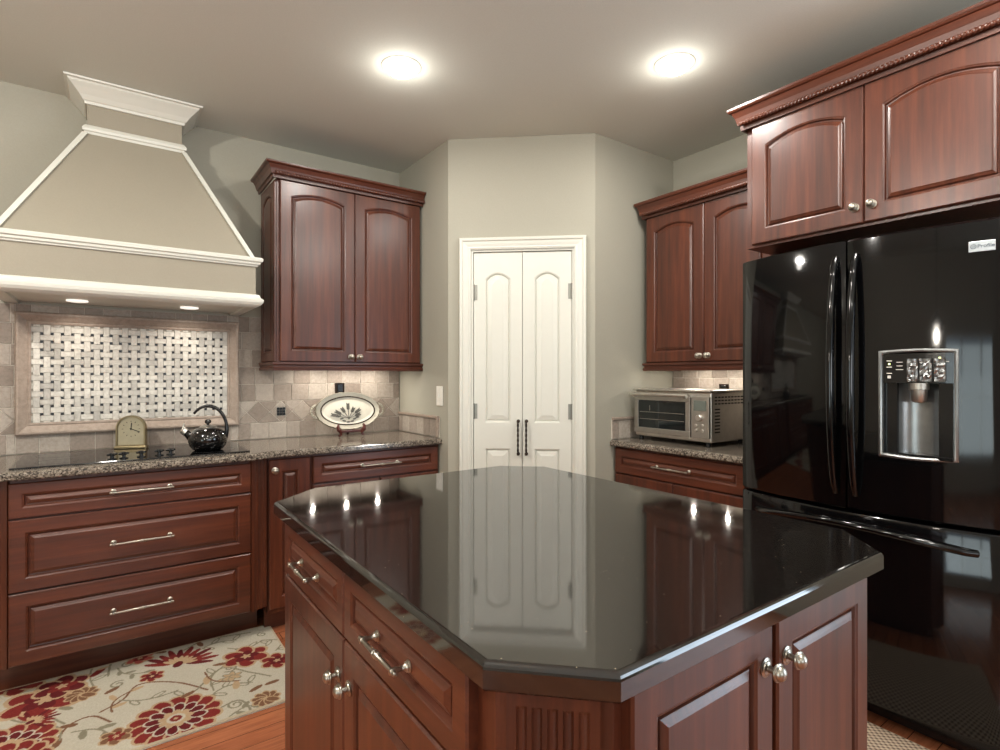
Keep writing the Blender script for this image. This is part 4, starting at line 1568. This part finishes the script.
def make_rug():
    st = 0.0032
    nx_, ny_ = int((RX1 - RX0) / st), int((RY1 - RY0) / st)
    xs = np.linspace(RX0, RX1, nx_ + 1)
    ys = np.linspace(RY0, RY1, ny_ + 1)
    X, Y = np.meshgrid(xs, ys)
    rng = np.random.RandomState(2)
    img = np.zeros(X.shape + (3,))
    CREAM, RED, DRED, TAN, BRN, GRY, PINK = [np.array(lin(*c)[:3]) for c in ((184, 177, 160), (120, 44, 40), (94, 32, 34), (176, 150, 118), (118, 84, 62), (132, 126, 106), (170, 84, 74))]
    img[:] = CREAM

    def e_mask(cx, cy, a, b_, r):
        dx, dy = X - cx, Y - cy
        u = dx * math.cos(r) + dy * math.sin(r)
        v = -dx * math.sin(r) + dy * math.cos(r)
        return (u / a) ** 2 + (v / b_) ** 2 < 1

    def put(m, c):
        img[m] = c

    def petals(cx, cy, r0, L, wd, n_, c, off=0.0, border=None, sq=1.0):
        for k in range(n_):
            a = off + 2 * PI * k / n_
            px, py = cx + r0 * math.cos(a), cy + r0 * math.sin(a) * sq
            if border is not None:
                put(e_mask(px, py, L * 1.28, wd * 1.32, a), border)
            put(e_mask(px, py, L, wd, a), c)

    def vine(pts, wd, c):
        P = np.array(pts, float)
        for (x0, y0), (x1, y1) in zip(P, P[1:]):
            dx, dy = x1 - x0, y1 - y0
            L2 = dx * dx + dy * dy + 1e-9
            tt = np.clip(((X - x0) * dx + (Y - y0) * dy) / L2, 0, 1)
            put((X - x0 - tt * dx) ** 2 + (Y - y0 - tt * dy) ** 2 < wd * wd, c)

    def curl(cx, cy, r, a0, turns, c=GRY, wd=0.004):
        pts = []
        for i in range(26):
            u = i / 25
            a = a0 + turns * 2 * PI * u
            rr = r * (1 - 0.75 * u)
            pts.append((cx + rr * math.cos(a), cy + rr * math.sin(a)))
        vine(pts, wd, c)

    def branch(x0, y0, x1, y1, bend, n_, c=GRY, lc=None, ll=0.030):
        pts = []
        for i in range(17):
            u = i / 16
            nx2, ny2 = -(y1 - y0), (x1 - x0)
            pts.append((x0 + (x1 - x0) * u + nx2 * bend * math.sin(PI * u), y0 + (y1 - y0) * u + ny2 * bend * math.sin(PI * u)))
        for k in range(n_):
            i = int(3 + k * 12 / max(1, n_ - 1)) if n_ > 1 else 8
            i = min(i, 16)
            a = math.atan2(y1 - y0, x1 - x0) + (0.8 if k % 2 else -0.8)
            px, py = pts[i][0] + ll * math.cos(a), pts[i][1] + ll * math.sin(a)
            put(e_mask(px, py, ll, ll * 0.42, a), lc if lc is not None else c)
            if lc is None:
                put(e_mask(px, py, ll * 0.72, ll * 0.24, a), CREAM)
        vine(pts, 0.0036, c)

    def dahlia(cx, cy, s):
        petals(cx, cy, 0.098 * s, 0.030 * s, 0.024 * s, 14, RED, 0.1, TAN)
        petals(cx, cy, 0.062 * s, 0.022 * s, 0.015 * s, 12, DRED, 0.3, CREAM)
        petals(cx, cy, 0.030 * s, 0.020 * s, 0.013 * s, 9, TAN, 0.0)
        put(e_mask(cx, cy, 0.026 * s, 0.026 * s, 0), CREAM)
        put(e_mask(cx, cy, 0.017 * s, 0.017 * s, 0), RED)
        put(e_mask(cx, cy, 0.006 * s, 0.006 * s, 0), TAN)

    def rose(cx, cy, s, c=RED, c2=DRED):
        petals(cx, cy, 0.050 * s, 0.040 * s, 0.030 * s, 6, c, 0.4, TAN)
        petals(cx, cy, 0.026 * s, 0.026 * s, 0.018 * s, 5, c2, 0.0)
        petals(cx, cy, 0.010 * s, 0.012 * s, 0.006 * s, 5, TAN, 0.5)

    def fan(cx, cy, s, dirn):
        for k in range(11):
            a = dirn - 1.5 + 3.0 * k / 10
            L = (0.085 if k % 2 else 0.070) * s
            put(e_mask(cx + L * math.cos(a), cy + L * math.sin(a), 0.045 * s, 0.011 * s, a), RED if k % 3 else DRED)
        for k in range(8):
            a = dirn - 1.2 + 2.4 * k / 7
            put(e_mask(cx + 0.035 * s * math.cos(a), cy + 0.035 * s * math.sin(a), 0.026 * s, 0.008 * s, a), TAN)
        put(e_mask(cx, cy, 0.022 * s, 0.015 * s, dirn), DRED)

    F = px_floor
    def smooth(P, n_=14):
        P = [np.array(p) for p in P]
        P = [2 * P[0] - P[1]] + P + [2 * P[-1] - P[-2]]
        out = []
        for a_, b_, c_, d_ in zip(P, P[1:], P[2:], P[3:]):
            for k in range(n_):
                u = k / n_
                out.append(tuple(0.5 * (2 * b_ + (c_ - a_) * u + (2 * a_ - 5 * b_ + 4 * c_ - d_) * u * u + (3 * b_ - a_ - 3 * c_ + d_) * u ** 3)))
        return out
    for vp_ in (((52, 748), (68, 726), (92, 716), (112, 722)), ((100, 712), (122, 700), (140, 684), (176, 682), (210, 690)), ((108, 676), (112, 662), (126, 652), (150, 646), (180, 646)),
                ((196, 690), (222, 668), (250, 672), (272, 676)), ((184, 650), (204, 640), (226, 636), (252, 632)), ((212, 712), (240, 700), (258, 716), (272, 704)), ((0, 716), (24, 722), (44, 716), (66, 724))):
        vine(smooth([F(*q) for q in vp_]), 0.0044, BRN if vp_[0][0] in (52, 100) else GRY)
    branch(*F(214, 690), *F(234, 660), 0.2, 3, GRY, None, 0.032)
    branch(*F(230, 716), *F(262, 704), 0.2, 4, GRY, GRY, 0.024)
    branch(*F(112, 712), *F(132, 690), 0.2, 3, BRN, TAN, 0.026)
    branch(*F(72, 732), *F(110, 738), 0.2, 4, GRY, GRY, 0.03)
    branch(*F(118, 668), *F(146, 672), -0.2, 4, GRY, GRY, 0.022)
    branch(*F(30, 726), *F(60, 740), 0.2, 3, GRY, BRN, 0.03)
    branch(*F(186, 642), *F(208, 632), -0.2, 3, GRY, GRY, 0.02)
    branch(*F(96, 690), *F(135, 640), 0.2, 4)
    branch(*F(120, 700), *F(178, 690), -0.15, 3)
    branch(*F(196, 652), *F(236, 640), 0.2, 4)
    branch(*F(206, 700), *F(252, 682), 0.25, 4)
    branch(*F(228, 648), *F(262, 640), -0.3, 3)
    branch(*F(60, 668), *F(110, 652), 0.1, 3)
    branch(*F(205, 672), *F(240, 680), -0.2, 3, BRN, TAN, 0.034)
    branch(*F(262, 640), *F(276, 650), 0.4, 2)
    for (px, py, r) in ((118, 684, 0.03), (128, 664, 0.025), (230, 668, 0.03), (262, 634, 0.025), (205, 733, 0.03), (250, 727, 0.028), (150, 648, 0.025), (236, 704, 0.03)):
        curl(*F(px, py), r, px * 0.7, 1.2)
    dahlia(*F(176, 718), 1.18)
    rose(*F(44, 700), 1.45)
    rose(*F(20, 684), 1.0)
    rose(*F(62, 686), 1.0, DRED, RED)
    fan(*F(178, 664), 1.25, 1.1)
    rose(*F(246, 656), 1.05)
    rose(*F(277, 660), 0.75, RED, DRED)
    rose(*F(140, 658), 0.6, PINK, RED)
    petals(*F(266, 698), 0.028, 0.024, 0.014, 9, BRN, 0, TAN)
    petals(*F(82, 694), 0.028, 0.026, 0.015, 9, BRN, 0, TAN)
    put(e_mask(*F(98, 672), 0.040, 0.016, 0.9), RED)
    put(e_mask(*F(103, 668), 0.024, 0.009, 0.2), TAN)
    dahlia(*F(6, 748), 1.1)
    petals(*F(210, 745), 0.026, 0.024, 0.013, 9, BRN, 0, TAN)
    petals(*F(232, 676), 0.016, 0.022, 0.010, 6, TAN, 0.3, GRY)
    rose(*F(116, 736), 0.55, BRN, RED)
    rose(*F(152, 676), 0.5, RED, DRED)
    fan(*F(30, 722), 0.7, 0.6)
    for px, py in ((220, 664), (256, 688), (272, 682), (200, 644), (238, 630), (160, 652), (66, 708), (112, 690), (188, 694)):
        put(e_mask(*F(px, py), 0.030, 0.012, px * 0.37), GRY if px % 4 else BRN)
    # beyond the frame the same motifs repeat
    for k, (x, y) in enumerate(((-0.55, 2.75), (-0.45, 2.45), (-0.75, 2.55), (-0.9, 2.8), (-0.95, 2.38), (-0.3, 2.40))):
        (dahlia if k % 2 else rose)(x, y, 1.1)
    img *= (0.90 + 0.16 * rng.rand(*X.shape))[..., None]
    edge = (X < RX0 + 0.010) | (X > RX1 - 0.010) | (Y < RY0 + 0.010) | (Y > RY1 - 0.010)
    img[edge] = np.array(lin(178, 164, 140)[:3])
    nv = X.size
    Zs = 0.0085 + 0.0012 * rng.rand(*X.shape)
    Zs[0, :] = Zs[-1, :] = 0.003
    Zs[:, 0] = Zs[:, -1] = 0.003
    top = np.stack([X.ravel(), Y.ravel(), Zs.ravel()], 1)
    idx = np.arange(nv).reshape(X.shape)
    a, b_, c, d = idx[:-1, :-1], idx[:-1, 1:], idx[1:, 1:], idx[1:, :-1]
    faces = np.stack([a.ravel(), b_.ravel(), c.ravel(), d.ravel()], 1)
    base = np.array([[RX0, RY0, 0.0005], [RX1, RY0, 0.0005], [RX1, RY1, 0.0005], [RX0, RY1, 0.0005]])
    verts = np.vstack([top, base]) - np.array([(RX0 + RX1) / 2, (RY0 + RY1) / 2, 0])
    me = bpy.data.meshes.new('rug')
    me.from_pydata(verts.tolist(), [], faces.tolist() + [[nv + 3, nv + 2, nv + 1, nv]])
    ca = me.color_attributes.new('pattern', 'FLOAT_COLOR', 'POINT')
    col = np.ones((nv + 4, 4), np.float32)
    col[:nv, :3] = img.reshape(-1, 3)
    ca.data.foreach_set('color', col.ravel())
    n = NT('flower_rug_pile')
    at = n.n('ShaderNodeAttribute', attribute_name='pattern')
    f = n.noise(n.coord(), 600, 2)
    me.materials.append(n.p(color=n.mix(0.3, at.outputs['Color'], n.ramp(f, (0.3, (0.75, 0.75, 0.75)), (0.7, (1.1, 1.1, 1.1))), 'MULTIPLY'), rough=0.95, spec=0.1))
    o = bpy.data.objects.new('rug', me)
    COL.objects.link(o)
    o.location = ((RX0 + RX1) / 2, (RY0 + RY1) / 2, 0)
    return tag(o, 'cream floral rug with red flowers in front of the cooktop drawers', 'rug')


make_rug()

# woven mat between island and refrigerator
n = NT('woven_tan_mat')
v_ = n.coord()
sx = n.n('ShaderNodeSeparateXYZ')
n.t.links.new(v_, sx.inputs[0])
k_ = 2 * PI / 0.022
wv = n.math('MULTIPLY', n.math('SINE', n.math('MULTIPLY', sx.outputs[0], k_)), n.math('SINE', n.math('MULTIPLY', sx.outputs[1], k_)))
f = n.math('ADD', n.math('MULTIPLY', wv, 0.5), 0.5)
M['mat'] = n.p(color=n.ramp(f, (0.1, lin(96, 76, 62)), (0.5, lin(168, 146, 124)), (0.9, lin(200, 180, 156))), rough=0.9, normal=n.bump(f, 0.6, 0.004))
o = B().box(-0.30, 0.30, -0.55, 0.55, 0.0005, 0.010, 0.003).build('floor_mat', M['mat'])
o.location = (1.985, 0.90, 0)
tag(o, 'tan woven floor mat between the island and the refrigerator', 'floor mat')
